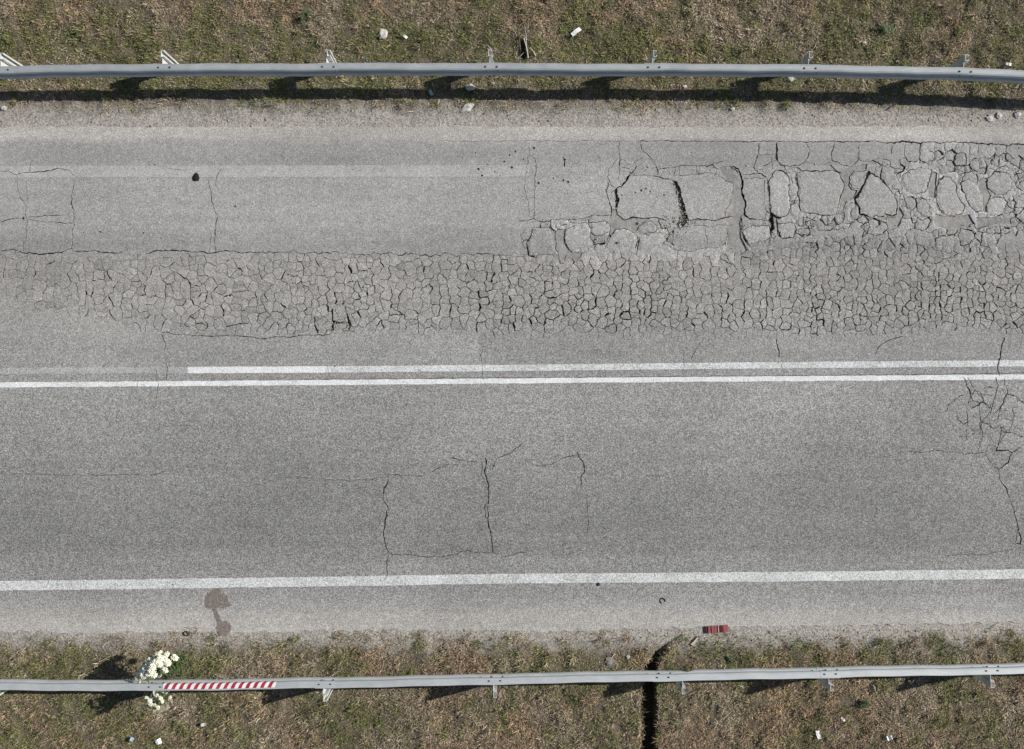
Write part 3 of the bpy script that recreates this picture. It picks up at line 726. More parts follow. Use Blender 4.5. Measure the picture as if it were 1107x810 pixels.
# which opening, patch or marking does each triangle lie in
polys = [[(verts2[k][0], verts2[k][1]) for k in f] for f in faces2]
bins, big = {}, []
GB = 5.0
for fi, pl in enumerate(polys):
    if ftype[fi] == 'road': continue
    xs = [p[0] for p in pl]; ys = [p[1] for p in pl]
    if len(pl) > 14: big.append((fi, min(xs), max(xs), min(ys), max(ys))); continue
    for i in range(int(min(xs) // GB), int(max(xs) // GB) + 1):
        for j in range(int(min(ys) // GB), int(max(ys) // GB) + 1): bins.setdefault((i, j), []).append(fi)
tri_line, tri_fill, keep = [], [], []
for f in cf:
    mx = (cv[f[0]][0] + cv[f[1]][0] + cv[f[2]][0]) / 3; my = (cv[f[0]][1] + cv[f[1]][1] + cv[f[2]][1]) / 3
    if my < 134 or my > 690: continue
    if my < 141 and my < np.interp(mx, tx_, ty_): continue
    if my > 665 and my > np.interp(mx, bx2, by2): continue
    fl = ln = -1; gone = False
    for fi in bins.get((int(mx // GB), int(my // GB)), ()):
        if in_poly(mx, my, polys[fi]):
            ty = ftype[fi]
            if ty in ('crack', 'hole'): gone = True; break
            if ty[0] == 'fill': fl = ty[1]
            else: ln = ty[1]
    if gone: continue
    for fi, x0, x1, y0, y1 in big:
        if x0 <= mx <= x1 and y0 <= my <= y1 and in_poly(mx, my, polys[fi]):
            ty = ftype[fi]
            if ty == 'hole': gone = True; break
            if ty[0] == 'fill': fl = ty[1]
            else: ln = ty[1]
    if gone: continue
    keep.append(tuple(f)); tri_fill.append(fl); tri_line.append(ln)
W2 = np.array([P(v[0], v[1]) for v in cv])
print('cdt', len(cv), len(cf), len(keep), 'seeds', len(seeds), 'net', len(net))
# connected pieces
edge_map = {}
for t, f in enumerate(keep):
    if tri_fill[t] >= 0: continue
    for a, b in ((f[0], f[1]), (f[1], f[2]), (f[2], f[0])):
        edge_map.setdefault((min(a, b), max(a, b)), []).append(t)
par = list(range(len(keep)))
def find(a):
    while par[a] != a: par[a] = par[par[a]]; a = par[a]
    return a
for ts in edge_map.values():
    for t in ts[1:]:
        a, b = find(ts[0]), find(t)
        if a != b: par[a] = b
comp = {}
for t in range(len(keep)):
    if tri_fill[t] < 0: comp.setdefault(find(t), []).append(t)
def tarea(f):
    a, b, c = W2[f[0]], W2[f[1]], W2[f[2]]
    return abs((b[0] - a[0]) * (c[1] - a[1]) - (b[1] - a[1]) * (c[0] - a[0])) / 2
pieces = []
for ts in comp.values():
    pieces.append((sum(tarea(keep[t]) for t in ts), ts))
pieces.sort(key=lambda p: -p[0])
print('pieces', len(pieces), [round(p[0], 3) for p in pieces[:6]], round(pieces[min(300, len(pieces) - 1)][0], 4))

def build_piece(ts, dz, tx, ty, cx0, cy0, depth=-0.055, crumble=0.0):
    """top triangles plus walls round every border edge"""
    ids = {}; vs = []; fs = []; cnt = {}
    for t in ts:
        f = keep[t]
        tri = []
        for v in f:
            if v not in ids:
                x, y = W2[v]; ids[v] = len(vs); vs.append((x, y, dz + tx * (x - cx0) + ty * (y - cy0)))
            tri.append(ids[v])
        p0, p1, p2 = (vs[k] for k in tri)
        if (p1[0] - p0[0]) * (p2[1] - p0[1]) - (p1[1] - p0[1]) * (p2[0] - p0[0]) < 0: tri = tri[::-1]
        fs.append(tuple(tri))
        for a, b in ((tri[0], tri[1]), (tri[1], tri[2]), (tri[2], tri[0])):
            cnt[(a, b)] = 1
    if crumble > 0:
        rim = set()
        for (a, b) in cnt:
            if (b, a) not in cnt: rim.update((a, b))
        for v in rim:
            x, y, z = vs[v]; vs[v] = (x, y, z - crumble * (.25 + .75 * r_.random()))
        for v in range(len(vs)):
            if v not in rim: x, y, z = vs[v]; vs[v] = (x, y, z + crumble * .18 * r_.uniform(-1, 1))
    low = {}
    for (a, b) in list(cnt):
        if (b, a) in cnt: continue
        for v in (a, b):
            if v not in low:
                low[v] = len(vs); vs.append((vs[v][0], vs[v][1], depth))
        fs.append((b, a, low[a], low[b]))
    return vs, fs
vs, fs = build_piece(pieces[0][1], 0, 0, 0, 0, 0)
road = mesh_np('road', vs, fs, M['asphalt'])
tag(road, kind='structure')
base_v = [(-60, -4.3, -0.055), (60, -4.3, -0.055), (60, 4.1, -0.055), (-60, 4.1, -0.055)]
bx0, bx1 = P(XL + 20, 0)[0], P(XR - 20, 0)[0]
base_v = [(bx0, P(0, 672)[1], -0.052), (bx1, P(0, 668)[1], -0.052), (bx1, P(0, 141)[1], -0.052), (bx0, P(0, 141)[1], -0.052)]
mesh_np('road_base', base_v, [(0, 1, 2, 3)], M['base'], road)
small_v, small_f = [], []
np_ = 0
for a, ts in pieces[1:]:
    if a < 0.0003: continue
    on_line = any(tri_line[t] >= 0 for t in ts)
    c = np.mean([W2[keep[t][0]] for t in ts], axis=0)
    rad = math.sqrt(a)
    sl_ = 0 if on_line else min(0.05, 0.006 / rad)
    qy_ = CY - c[1] * S; slab_zone = 158 < qy_ < 272 and not on_line
    if on_line: dz = 0
    elif slab_zone: dz = r_.uniform(-.004, .010) if a > .03 else r_.uniform(-.018, .002)
    else: dz = r_.uniform(-.006, .002)
    vs, fs = build_piece(ts, dz, r_.uniform(-sl_, sl_), r_.uniform(-sl_, sl_), c[0], c[1], crumble=0 if on_line else (.010 if slab_zone else .0035))
    mt = M['slab'] if slab_zone and a > .05 else M['piece']
    if np_ < 300:
        mesh_np('asphalt_piece', vs, fs, mt, road); np_ += 1
    else:
        b = len(small_v); small_v += vs; small_f += [tuple(v + b for v in f) for f in fs]
if small_f:
    o = mesh_np('asphalt_fragments', small_v, small_f, M['piece'], road); tag(o, kind='stuff')
# grout laid into the wide gaps
for k in range(len(fills)):
    ts = [t for t in range(len(keep)) if tri_fill[t] == k]
    if not ts: continue
    ids = {}; vs = []; fs = []
    for t in ts:
        tri = []
        for v in keep[t]:
            if v not in ids: ids[v] = len(vs); vs.append((W2[v][0], W2[v][1], -0.014 + r_.uniform(-.003, .003)))
            tri.append(ids[v])
        fs.append(tuple(tri))
    mesh_np('grout_patch' if k < NF else 'chipped_spot', vs, fs, M['grout' if k < NF else 'chip'], road)
line_name = ['centre_line', 'centre_line', 'centre_line', 'centre_line', 'edge_line', 'edge_line']
line_mat = ['paint_faint', 'paint_fresh', 'paint_mid', 'paint_fresh', 'paint_mid', 'paint_ghost']
line_lab = ['almost worn away white centre line', 'brighter stretch of the upper white centre line', 'worn upper white centre line', 'bright lower white centre line', 'white edge line beside the lower shoulder', 'ghost of an old edge line along the upper shoulder']
for k in range(6):
    ids = {}; vs = []; fs = []
    for t in range(len(keep)):
        if tri_line[t] != k or tri_fill[t] >= 0: continue
        tri = []
        for v in keep[t]:
            if v not in ids: ids[v] = len(vs); vs.append((W2[v][0], W2[v][1], 0.004))
            tri.append(ids[v])
        fs.append(tuple(tri))
    o = mesh_np(line_name[k], vs, fs, M[line_mat[k]], road); o['label'] = line_lab[k]
# spilled liquid
def blob(pts, z, name, mat, parent, amp=.5, step=1.5):
    pr = rough(pts, step, amp)
    vs = [(*P(*p), z) for p in pr]
    bm = bmesh.new(); f = bm.faces.new([bm.verts.new(v) for v in vs]); f.normal_update()
    if f.normal.z < 0: f.normal_flip()
    bmesh.ops.triangulate(bm, faces=bm.faces[:])
    me = bpy.data.meshes.new(name); bm.to_mesh(me); bm.free(); me.materials.append(mat)
    o = bpy.data.objects.new(name, me); COL.objects.link(o); o.parent = parent
    return o
Z6 = (180, 625, 11.07)
st_pts = [(490, 190), (560, 140), (620, 105), (650, 120), (645, 180), (680, 200), (730, 205), (740, 270), (770, 315), (750, 345), (700, 355), (660, 365), (625, 355), (610, 340), (600, 365), (625, 420), (650, 480), (665, 515),
          (720, 510), (755, 545), (780, 600), (755, 650), (720, 685), (640, 685), (615, 640), (590, 600), (610, 555), (605, 520), (580, 490), (570, 430), (545, 370), (470, 355), (460, 300), (470, 240)]
o = blob([(Z6[0] + a / Z6[2], Z6[1] + b / Z6[2]) for a, b in st_pts], 0.0035, 'spill_stain', M['stain'], road, .75, 1.0)
o['label'] = 'dried brown spill running off the shoulder'

# ------------------------------------------------------------------ guardrails
PROF = [(0.000, 0.000), (0.014, 0.006), (0.068, 0.020), (0.088, 0.032), (0.094, 0.048), (0.094, 0.082), (0.082, 0.106), (0.044, 0.130), (0.032, 0.145),
        (0.032, 0.165), (0.044, 0.180), (0.082, 0.204), (0.094, 0.228), (0.094, 0.262), (0.088, 0.278), (0.068, 0.290), (0.014, 0.304), (0.000, 0.310)]
def box(bm, x0, x1, y0, y1, z0, z1):
    vs = [bm.verts.new((x, y, z)) for x in (x0, x1) for y in (y0, y1) for z in (z0, z1)]
    for f in ((0, 1, 3, 2), (4, 6, 7, 5), (0, 4, 5, 1), (2, 3, 7, 6), (0, 2, 6, 4), (1, 5, 7, 3)): bm.faces.new([vs[k] for k in f])
def make_guardrail(label, ctrl, posts, side, htop, gz, dent=None, tilt=0.0):
    """ctrl: survey points of the rail's top edge; side: +1 when the road lies towards +y"""
    hb = htop - 0.31
    cw = [P(x, y, htop) for x, y in ctrl]
    cxs = np.array([c[0] for c in cw]); cys = np.array([c[1] for c in cw])
    def yb(x):
        # smooth interpolation through neighbours
        return float((np.interp(x - .7, cxs, cys) + 2 * np.interp(x, cxs, cys) + np.interp(x + .7, cxs, cys)) / 4)
    pw = [P(p, 0, htop)[0] for p, _ in posts]
    root = empty('guardrail', (pw[0], yb(pw[0]), gz))
    inv = Vector(root.location)
    tag(root, label, 'guardrail', 'steel guardrails along the road')
    def loc(v): return (v[0] - inv.x, v[1] - inv.y, v[2] - inv.z)
    rr = random.Random(len(posts) + int(side * 5) + 9)
    for k in range(len(pw) - 1):
        x0, x1 = pw[k] - 0.155, pw[k + 1] - 0.155 + 0.31
        n_ = 26; off = 0.004 if k % 2 else 0.0
        bm = bmesh.new(); ringsF, ringsB = [], []
        for i in range(n_ + 1):
            x = x0 + (x1 - x0) * i / n_
            y = yb(x); rf, rb = [], []
            wob = 0.004 * math.sin(x * 2.3 + k) + 0.003 * math.sin(x * 7.1)
            for (d, z) in PROF:
                dd = d + off + wob + (tilt * (1 - z / .31)); zz = z
                if dent and abs(x - dent) < 0.14 and z < 0.13:
                    kf = (math.cos((x - dent) / 0.14 * math.pi) + 1) / 2
                    dd -= 0.05 * kf * (1 - z / 0.13); zz += 0.06 * kf * (1 - z / 0.13)
                rf.append(bm.verts.new(loc((x, y + side * dd, hb + zz))))
                rb.append(bm.verts.new(loc((x, y + side * (dd - 0.0035), hb + zz - 0.0005))))
            ringsF.append(rf); ringsB.append(rb)
        m = len(PROF)
        for i in range(n_):
            for j in range(m - 1):
                bm.faces.new((ringsF[i][j], ringsF[i + 1][j], ringsF[i + 1][j + 1], ringsF[i][j + 1]))
                bm.faces.new((ringsB[i][j], ringsB[i][j + 1], ringsB[i + 1][j + 1], ringsB[i + 1][j]))
            for j in (0, m - 1):
                bm.faces.new((ringsF[i][j], ringsB[i][j], ringsB[i + 1][j], ringsF[i + 1][j]))
        for i in (0, n_):
            for j in range(m - 1):
                bm.faces.new((ringsF[i][j], ringsF[i][j + 1], ringsB[i][j + 1], ringsB[i][j]))
        ob = from_bm('beam', bm, M['steel'], root, False)
    for (p, shift), x in zip(posts, pw):
        xp = x + shift; y = yb(xp)
        lean = rr.uniform(-.02, .02)
        # C-section post behind the beam
        bm = bmesh.new()
        y0, y1 = y - side * 0.105, y - side * 0.205
        ya, yc = min(y0, y1), max(y0, y1)
        zt = htop + 0.02; zb_ = float(ground_z(xp, (y0 + y1) / 2)) - 0.25
        wx = 0.055
        gzp = zb_
        def qb(a0, a1, b0, b1):
            box(bm, a0 - inv.x, a1 - inv.x, b0 - inv.y, b1 - inv.y, gzp - inv.z, zt - inv.z)
        qb(xp - wx / 2, xp - wx / 2 + .006, ya, yc)                       # web
        qb(xp - wx / 2 + .006, xp + wx / 2, ya, ya + .006); qb(xp - wx / 2 + .006, xp + wx / 2, yc - .006, yc)
        qb(xp + wx / 2 - .005, xp + wx / 2, ya + .006, ya + .026); qb(xp + wx / 2 - .005, xp + wx / 2, yc - .026, yc - .006)
        for v in bm.verts:
            v.co.x += lean * (v.co.z + inv.z)
        from_bm('post', bm, M['post_steel'], root)
        bm = bmesh.new()
        sy0, sy1 = y + side * 0.006, y - side * 0.103
        sa, sb = min(sy0, sy1), max(sy0, sy1)
        def sbx(a0, a1, z0, z1, c0=None, c1=None):
            box(bm, a0 - inv.x, a1 - inv.x, (sa if c0 is None else c0) - inv.y, (sb if c1 is None else c1) - inv.y, z0 - inv.z, z1 - inv.z)
        sbx(xp - .0275, xp - .0215, hb + .0, htop - .012)
        sbx(xp - .0215, xp + .0275, hb + .0, htop - .014, sa, sa + .005)
        sbx(xp - .0215, xp + .0275, hb + .0, htop - .014, sb - .005, sb)
        from_bm('spacer', bm, M['post_steel'], root)
        # bolts through the lap: two on each wave
        for dx in (-.09, .09):
            for (dz, dd) in ((.298, .046), (.245, .0995), (.065, .0995)):
                bm = bmesh.new()
                bmesh.ops.create_cone(bm, cap_ends=True, segments=6, radius1=.017, radius2=.014, depth=.014,
                                      matrix=Matrix.Translation(loc((x + dx + (.03 if dz < .25 else 0), yb(x + dx) + side * (dd + .006), hb + dz))) @ Matrix.Rotation(math.radians(90 if dz < .25 else 45), 4, 'X'))
                from_bm('bolt', bm, M['bolt'], root)
    return root, yb, hb, loc
top_ctrl = [(-900, 92), (-400, 80), (0, 71.8), (165, 69.2), (300, 68.6), (550, 68.4), (827, 69.6), (940, 70.9), (1036, 73.2), (1107, 76.2), (1300, 86), (1900, 120)]
top_posts = [(-346, 0), (-172, 0), (2, 0), (177, 0), (354.5, 0), (531, 0), (707, 0), (876, 0), (1044, 0), (1216, 0), (1390, 0)]
make_guardrail('steel guardrail on the far verge above the broken asphalt lane', top_ctrl, top_posts, -1, 0.75, 0.0, tilt=0.03)
bot_ctrl = [(-900, 742), (-300, 745), (0, 746), (165, 747.2), (275, 745.5), (555, 739.8), (830, 734.2), (1107, 728.6), (1400, 722), (1900, 712)]
bot_posts = [(-380, 0), (-198, 0), (-15, 0), (167, 0), (351, 0), (535, 0), (717, .33), (898, 0), (1073, 0), (1252, 0), (1430, 0)]
lower_rail, yb, hb, loc = make_guardrail('steel guardrail with red and white striped tape and flowers tied to it', bot_ctrl, bot_posts, 1, 0.75, -0.02, dent=P(743, 0, .6)[0])
# striped tape on the upper wave
tape_prof = [PROF[k] for k in (11, 12, 13, 14, 15, 16)]
vs, fs, mi = [], [], []
x0, x1 = P(177, 0, .7)[0], P(299, 0, .7)[0]
per = 0.058; k = 0; x = x0
sh = [0.0, 0.016, 0.036, 0.046, 0.060, 0.085]
while x < x1:
    for j in range(5):
        q = []
        for (jj, xx) in ((j, x), (j, x + per), (j + 1, x + per), (j + 1, x)):
            d, z = tape_prof[jj]; xs = min(max(xx + sh[5] - sh[jj] - .045, x0), x1)
            q.append(loc((xs, yb(xs) + d + 0.0035 + 0.004 + 0.004 * math.sin(xs * 2.3 + 3), hb + z + (.003 if jj >= 3 else 0))))
        b = len(vs); vs += q; fs.append((b, b + 1, b + 2, b + 3)); mi.append(k % 2)
    x += per; k += 1
tape = mesh_np('striped_tape', vs, fs, [M['tape_white'], M['tape_red']], lower_rail, mi)
tape['label'] = 'red and white diagonally striped reflective tape'

# ------------------------------------------------------------------ grass
def inside_density(px_, py_, x, y):
    """blades wanted here, 0..1"""
    nz = fbm(x, y, .35, 61); n2 = fbm(x, y, .12, 63, 2)
    d_top = smooth(123, 97, py_ + 34 * (nz - .5) + 22 * (n2 - .5))
    d_bot = smooth(680, 710, py_ + 40 * (nz - .5) + 24 * (n2 - .5))
    d = np.where(py_ < 400, d_top, d_bot)
    d = d * (.28 + .72 * smooth(.30, .52, n2))
    tz, td = trench(x, y)
    d = d * smooth(.72, 1.0, td)
    # bare wash-out fan above the trench
    d = d * (1 - .75 * smooth(1, .4, np.hypot((px_ - 712) / 30, (py_ - 693) / 14)))
    d = d * (1 - smooth(1, .6, np.hypot((px_ - 564.5) / 6, (py_ - 53) / 13)))
    return d
def greenness(px_, py_, x, y):
    nz = fbm(x, y, .55, 71); n2 = fbm(x, y, .16, 73, 2)
    gt = np.interp(py_, [-40, 8, 28, 50, 85, 118], [.16, .24, .56, .82, .92, .55])
    gt = gt + np.interp(px_, [0, 520, 830, 900, 1107], [.02, 0, 0.02, .20, .30]) * smooth(70, 20, py_)
    gb = np.full(px_.shape, .33)
    def bl(cx_, cy_, rx, ry, a): return a * np.exp(-((px_ - cx_) / rx) ** 2 - ((py_ - cy_) / ry) ** 2)
    gb = gb + bl(40, 745, 110, 45, .42) + bl(190, 722, 40, 22, .7) + bl(800, 702, 80, 14, .5) + bl(960, 692, 120, 12, .42) + bl(655, 752, 50, 25, .38) + bl(720, 760, 20, 40, .3) + bl(540, 705, 30, 14, .35) + bl(1090, 800, 50, 14, .45) + bl(630, 715, 30, 10, .4)
    gb = gb - np.interp(px_, [300, 500, 1107], [0, .06, .14]) * smooth(735, 760, py_)
    g = np.where(py_ < 400, gt, gb)
    return np.clip(g + 2.0 * (nz - .5) + 1.1 * (n2 - .5), 0, 1)
def make_blades(N, ylo, yhi, xlo=-10.4, xhi=10.4):
    x = rng.uniform(xlo, xhi, N); y = rng.uniform(ylo, yhi, N)
    z = ground_z(x, y)
    sc = H / (H - z)
    qx = x * S * sc + CX; qy = CY - y * S * sc
    d = inside_density(qx, qy, x, y)
    m = rng.random(N) < d
    return x[m], y[m], z[m], qx[m], qy[m], d[m]
bx_, by_, bz_, bq, br, bd = [], [], [], [], [], []
for (N, a, b) in ((285000, 4.2, 6.75), (350000, -7.3, -4.15), (70000, 6.75, 9.0), (70000, -9.5, -7.3)):
    r = make_blades(N, a, b)
    for l, v in zip((bx_, by_, bz_, bq, br, bd), r): l.append(v)
bx_, by_, bz_, bq, br, bd = (np.concatenate(v) for v in (bx_, by_, bz_, bq, br, bd))
# denser tufts of longer blades
TN = 2600
tx0 = rng.uniform(-10, 10, TN); ty0 = np.where(rng.random(TN) < .45, rng.uniform(4.3, 6.6, TN), rng.uniform(-6.9, -4.3, TN))
k_ = rng.integers(14, 34, TN); sp0 = rng.uniform(.015, .05, TN)
rep = np.repeat(np.arange(TN), k_)
ex, ey = tx0[rep] + rng.normal(0, 1, len(rep)) * sp0[rep], ty0[rep] + rng.normal(0, 1, len(rep)) * sp0[rep]
ez = ground_z(ex, ey); esc = H / (H - ez); eqx, eqy = ex * S * esc + CX, CY - ey * S * esc
ed = inside_density(eqx, eqy, ex, ey); em = (ed > .12) | (rng.random(len(ex)) < .12); em &= trench(ex, ey)[1] > .8
NB0 = len(bx_)
bx_, by_, bz_, bq, br, bd = (np.concatenate([a, b[em]]) for a, b in ((bx_, ex), (by_, ey), (bz_, ez), (bq, eqx), (br, eqy), (bd, np.ones(len(ex)))))
tuft = np.arange(len(bx_)) >= NB0
tgreen = (rng.random(TN))[rep][em]
N = len(bx_); print('blades', N)
g = greenness(bq, br, bx_, by_)
u = rng.random(N)
isg = u < g * .9
isg[NB0:] = tgreen < np.clip(g[NB0:] * 1.1, .12, .92)
clump = fbm(bx_, by_, .16, 81, 2)
length = rng.uniform(.03, .075, N) * (.35 + 1.5 * clump ** 1.5) * np.where(isg, 1.0, 1.1) * (.55 + .45 * bd)
length = np.where(tuft, length * 1.5 + .02, length)
width = rng.uniform(.004, .009, N)
az = rng.uniform(0, 2 * np.pi, N) + 2.0 * (fbm(bx_, by_, .3, 91, 2) - .5)
el = np.where(isg, rng.uniform(.25, 1.15, N), rng.uniform(.05, .85, N))
el = np.where(tuft, rng.uniform(.5, 1.35, N), el)
dx, dy = np.cos(az), np.sin(az)
ce, se = np.cos(el), np.sin(el)
el2 = el - rng.uniform(.2, .9, N); ce2, se2 = np.cos(el2), np.sin(el2)
h0 = rng.uniform(-.005, .012, N)
b0 = np.stack([bx_, by_, bz_ + h0], 1)
side = np.stack([-dy, dx, rng.uniform(-.3, .3, N)], 1) * width[:, None] / 2
mid = b0 + np.stack([dx * ce, dy * ce, se], 1) * (length * .55)[:, None]
tip = mid + np.stack([dx * ce2, dy * ce2, se2], 1) * (length * .45)[:, None]
V = np.empty((N, 5, 3), np.float32)
V[:, 0] = b0 - side * .8; V[:, 1] = b0 + side * .8; V[:, 2] = mid + side; V[:, 3] = mid - side; V[:, 4] = tip
k0 = (np.arange(N) * 5)[:, None]
F = np.concatenate([k0 + np.array([[0, 1, 2]]), k0 + np.array([[0, 2, 3]]), k0 + np.array([[3, 2, 4]])], 1).reshape(-1, 3)
grass = mesh_np('grass', V.reshape(-1, 3), F, M['grass'])
tag(grass, 'short matted dry and green grass on both verges', 'grass', kind='stuff')
greens = np.array([(.180, .190, .068), (.140, .155, .054), (.235, .232, .095), (.090, .106, .040), (.275, .260, .125)])
drys = np.array([(.45, .37, .26), (.34, .275, .19), (.56, .475, .35), (.23, .18, .125), (.38, .32, .22), (.13, .10, .07)])
tint = np.where(isg[:, None], greens[rng.integers(0, 5, N)], drys[rng.integers(0, 6, N)])
red = np.clip(2.6 * (fbm(bx_, by_, .6, 101, 2) - .42) + np.where(br < 400, smooth(40, 5, br) * .7, smooth(380, 700, bq) * .45 + .1), 0, 1)
warm = np.array([1.02, .90, .80])
tint = np.where(isg[:, None], tint, tint * (1 + (warm - 1)[None] * red[:, None]))
tint = tint * rng.uniform(.75, 1.25, N)[:, None]
br_tone = (0.8 + .4 * fbm(bx_, by_, .5, 95, 2)) * (.62 + .76 * fbm(bx_, by_, .09, 97, 2))
tint = tint * br_tone[:, None]
ca = grass.data.color_attributes.new('tint', 'FLOAT_COLOR', 'POINT')
colr = np.ones((N, 5, 4), np.float32); colr[:, :, :3] = tint[:, None, :]
ca.data.foreach_set('color', colr.ravel())

# loose gravel and crumbs along both road edges
N = 5200
x = rng.uniform(-10, 10, N); q = rng.random(N)
topm = q < .55
y = np.where(topm, rng.normal(4.36, .14, N), rng.normal(-4.36, .16, N))
y = np.where(topm, np.clip(y, 4.07, 4.9), np.clip(y, -4.9, -4.19))
z = ground_z(x, y)
ru = []
for pl in holes:
    xs = [p[0] for p in pl]; ys = [p[1] for p in pl]
    for _ in range(int((max(xs) - min(xs)) * (max(ys) - min(ys)) * .9)):
        a_, b_ = r_.uniform(min(xs), max(xs)), r_.uniform(min(ys), max(ys))
        if in_poly(a_, b_, pl): ru.append(P(a_, b_))
k_ = len(ru); x[:k_] = [p[0] for p in ru]; y[:k_] = [p[1] for p in ru]; z[:k_] = -.05 + rng.uniform(0, .02, k_)
kc = 420
cxp = np.where(rng.random(kc) < .35, rng.normal(733, 9, kc), rng.uniform(570, 1110, kc)); cyp = np.where(np.abs(cxp - 733) < 14, rng.normal(240, 9, kc), rng.choice([180, 243, 252, 262], kc) + rng.normal(0, 7, kc))
x[k_:k_ + kc] = (cxp - CX) / S; y[k_:k_ + kc] = (CY - cyp) / S; z[k_:k_ + kc] = .0
rad = np.clip(rng.lognormal(math.log(.008), .45, N), .004, .026)
octv = np.array([(1, 0, 0), (-1, 0, 0), (0, 1, 0), (0, -1, 0), (0, 0, 1), (0, 0, -1)], float)
octf = np.array([(0, 2, 4), (2, 1, 4), (1, 3, 4), (3, 0, 4), (2, 0, 5), (1, 2, 5), (3, 1, 5), (0, 3, 5)])
ang = rng.uniform(0, 6.28, N); ca_, sa_ = np.cos(ang), np.sin(ang)
vv = octv[None] * rad[:, None, None] * rng.uniform(.55, 1.3, (N, 6, 1)) * np.array([1.2, 1, .6])
vx = vv[:, :, 0] * ca_[:, None] - vv[:, :, 1] * sa_[:, None]; vy = vv[:, :, 0] * sa_[:, None] + vv[:, :, 1] * ca_[:, None]
VV = np.stack([vx + x[:, None], vy + y[:, None], vv[:, :, 2] + (z + rad * .25)[:, None]], 2).reshape(-1, 3)
FF = ((np.arange(N) * 6)[:, None, None] + octf[None]).reshape(-1, 3)
gv = NT('gravel_stone')
mm = gv.mix(gv.pos.outputs['Random Per Island'], (.16, .145, .125), (.44, .41, .37)); M['gravel'] = gv.done(mm, .9, .15)
gravel = mesh_np('gravel', VV, FF, M['gravel'])
tag(gravel, 'loose gravel and crumbs strewn along the road edges', 'gravel', kind='stuff')

# ------------------------------------------------------------------ flowers tied to the guardrail
def petal_head(n1=13, n2=9, r=1.0):
    vs, fs = [], []
    def petal(a, r0, r1, w, z0, z1, z2):
        c, s = math.cos(a), math.sin(a)
        def pt(rr, off, z): return (c * rr - s * off, s * rr + c * off, z)
        b = len(vs)
        vs.extend([pt(r0, -w * .4, z0), pt(r0, w * .4, z0), pt((r0 + r1) * .55, w, z1), pt((r0 + r1) * .55, -w, z1), pt(r1, w * .45, z2), pt(r1, -w * .45, z2)])
        fs.append((b, b + 1, b + 2, b + 3)); fs.append((b + 3, b + 2, b + 4, b + 5))
    for k in range(n1): petal(k * 6.283 / n1, .12, 1.0, .20, .0, .16, -.10 + .05 * (k % 3))
    for k in range(n2): petal(k * 6.283 / n2 + .3, .08, .72, .19, .12, .34, .26)
    for k in range(6): petal(k * 6.283 / 6 + .1, .04, .42, .17, .25, .46, .50)
    b = len(vs); m = 8
    for k in range(m): vs.append((.3 * math.cos(k * 6.283 / m), .3 * math.sin(k * 6.283 / m), -.05))
    vs.append((0, 0, -.4))
    for k in range(m): fs.append((b + k, b + m, b + (k + 1) % m))
    return vs, fs
hv, hf = petal_head()
head_me = {}
for key in ('petal', 'petal_old'):
    jr = random.Random(2 if key == 'petal' else 3)
    hj = [(x + jr.gauss(0, .07), y + jr.gauss(0, .07), z + jr.gauss(0, .10)) for x, y, z in hv]
    me = bpy.data.meshes.new('flower'); me.from_pydata(hj, [], hf); me.materials.append(M[key]); head_me[key] = me
def tube(bm, pts, r0, r1, seg=5):
    rings = []
    for k, p in enumerate(pts):
        p = Vector(p); a = Vector(pts[max(k - 1, 0)]); b = Vector(pts[min(k + 1, len(pts) - 1)])
        t = (b - a).normalized(); u = t.orthogonal().normalized(); v = t.cross(u)
        r = r0 + (r1 - r0) * k / (len(pts) - 1)
        rings.append([bm.verts.new(p + (u * math.cos(s * 6.283 / seg) + v * math.sin(s * 6.283 / seg)) * r) for s in range(seg)])
    for k in range(len(rings) - 1):
        for s in range(seg): bm.faces.new((rings[k][s], rings[k][(s + 1) % seg], rings[k + 1][(s + 1) % seg], rings[k + 1][s]))
    bm.faces.new(rings[0]); bm.faces.new(rings[-1][::-1])
def leaf(bm, base, d, L, w, droop=.3):
    d = Vector(d).normalized(); s = d.cross(Vector((0, 0, 1)))
    if s.length < .05: s = Vector((1, 0, 0))
    s.normalize(); up = s.cross(d).normalized()
    base = Vector(base)
    p1 = base + d * L * .45 + up * L * .06; p2 = base + d * L - Vector((0, 0, 1)) * L * droop * .5
    a = bm.verts.new(base); b = bm.verts.new(p1 + s * w / 2 - up * w * .15); c = bm.verts.new(p1 - s * w / 2 - up * w * .15); e = bm.verts.new(p2); m = bm.verts.new(p1 + up * .002)
    for f in ((a, b, m), (a, m, c), (b, e, m), (m, e, c)): bm.faces.new(f)

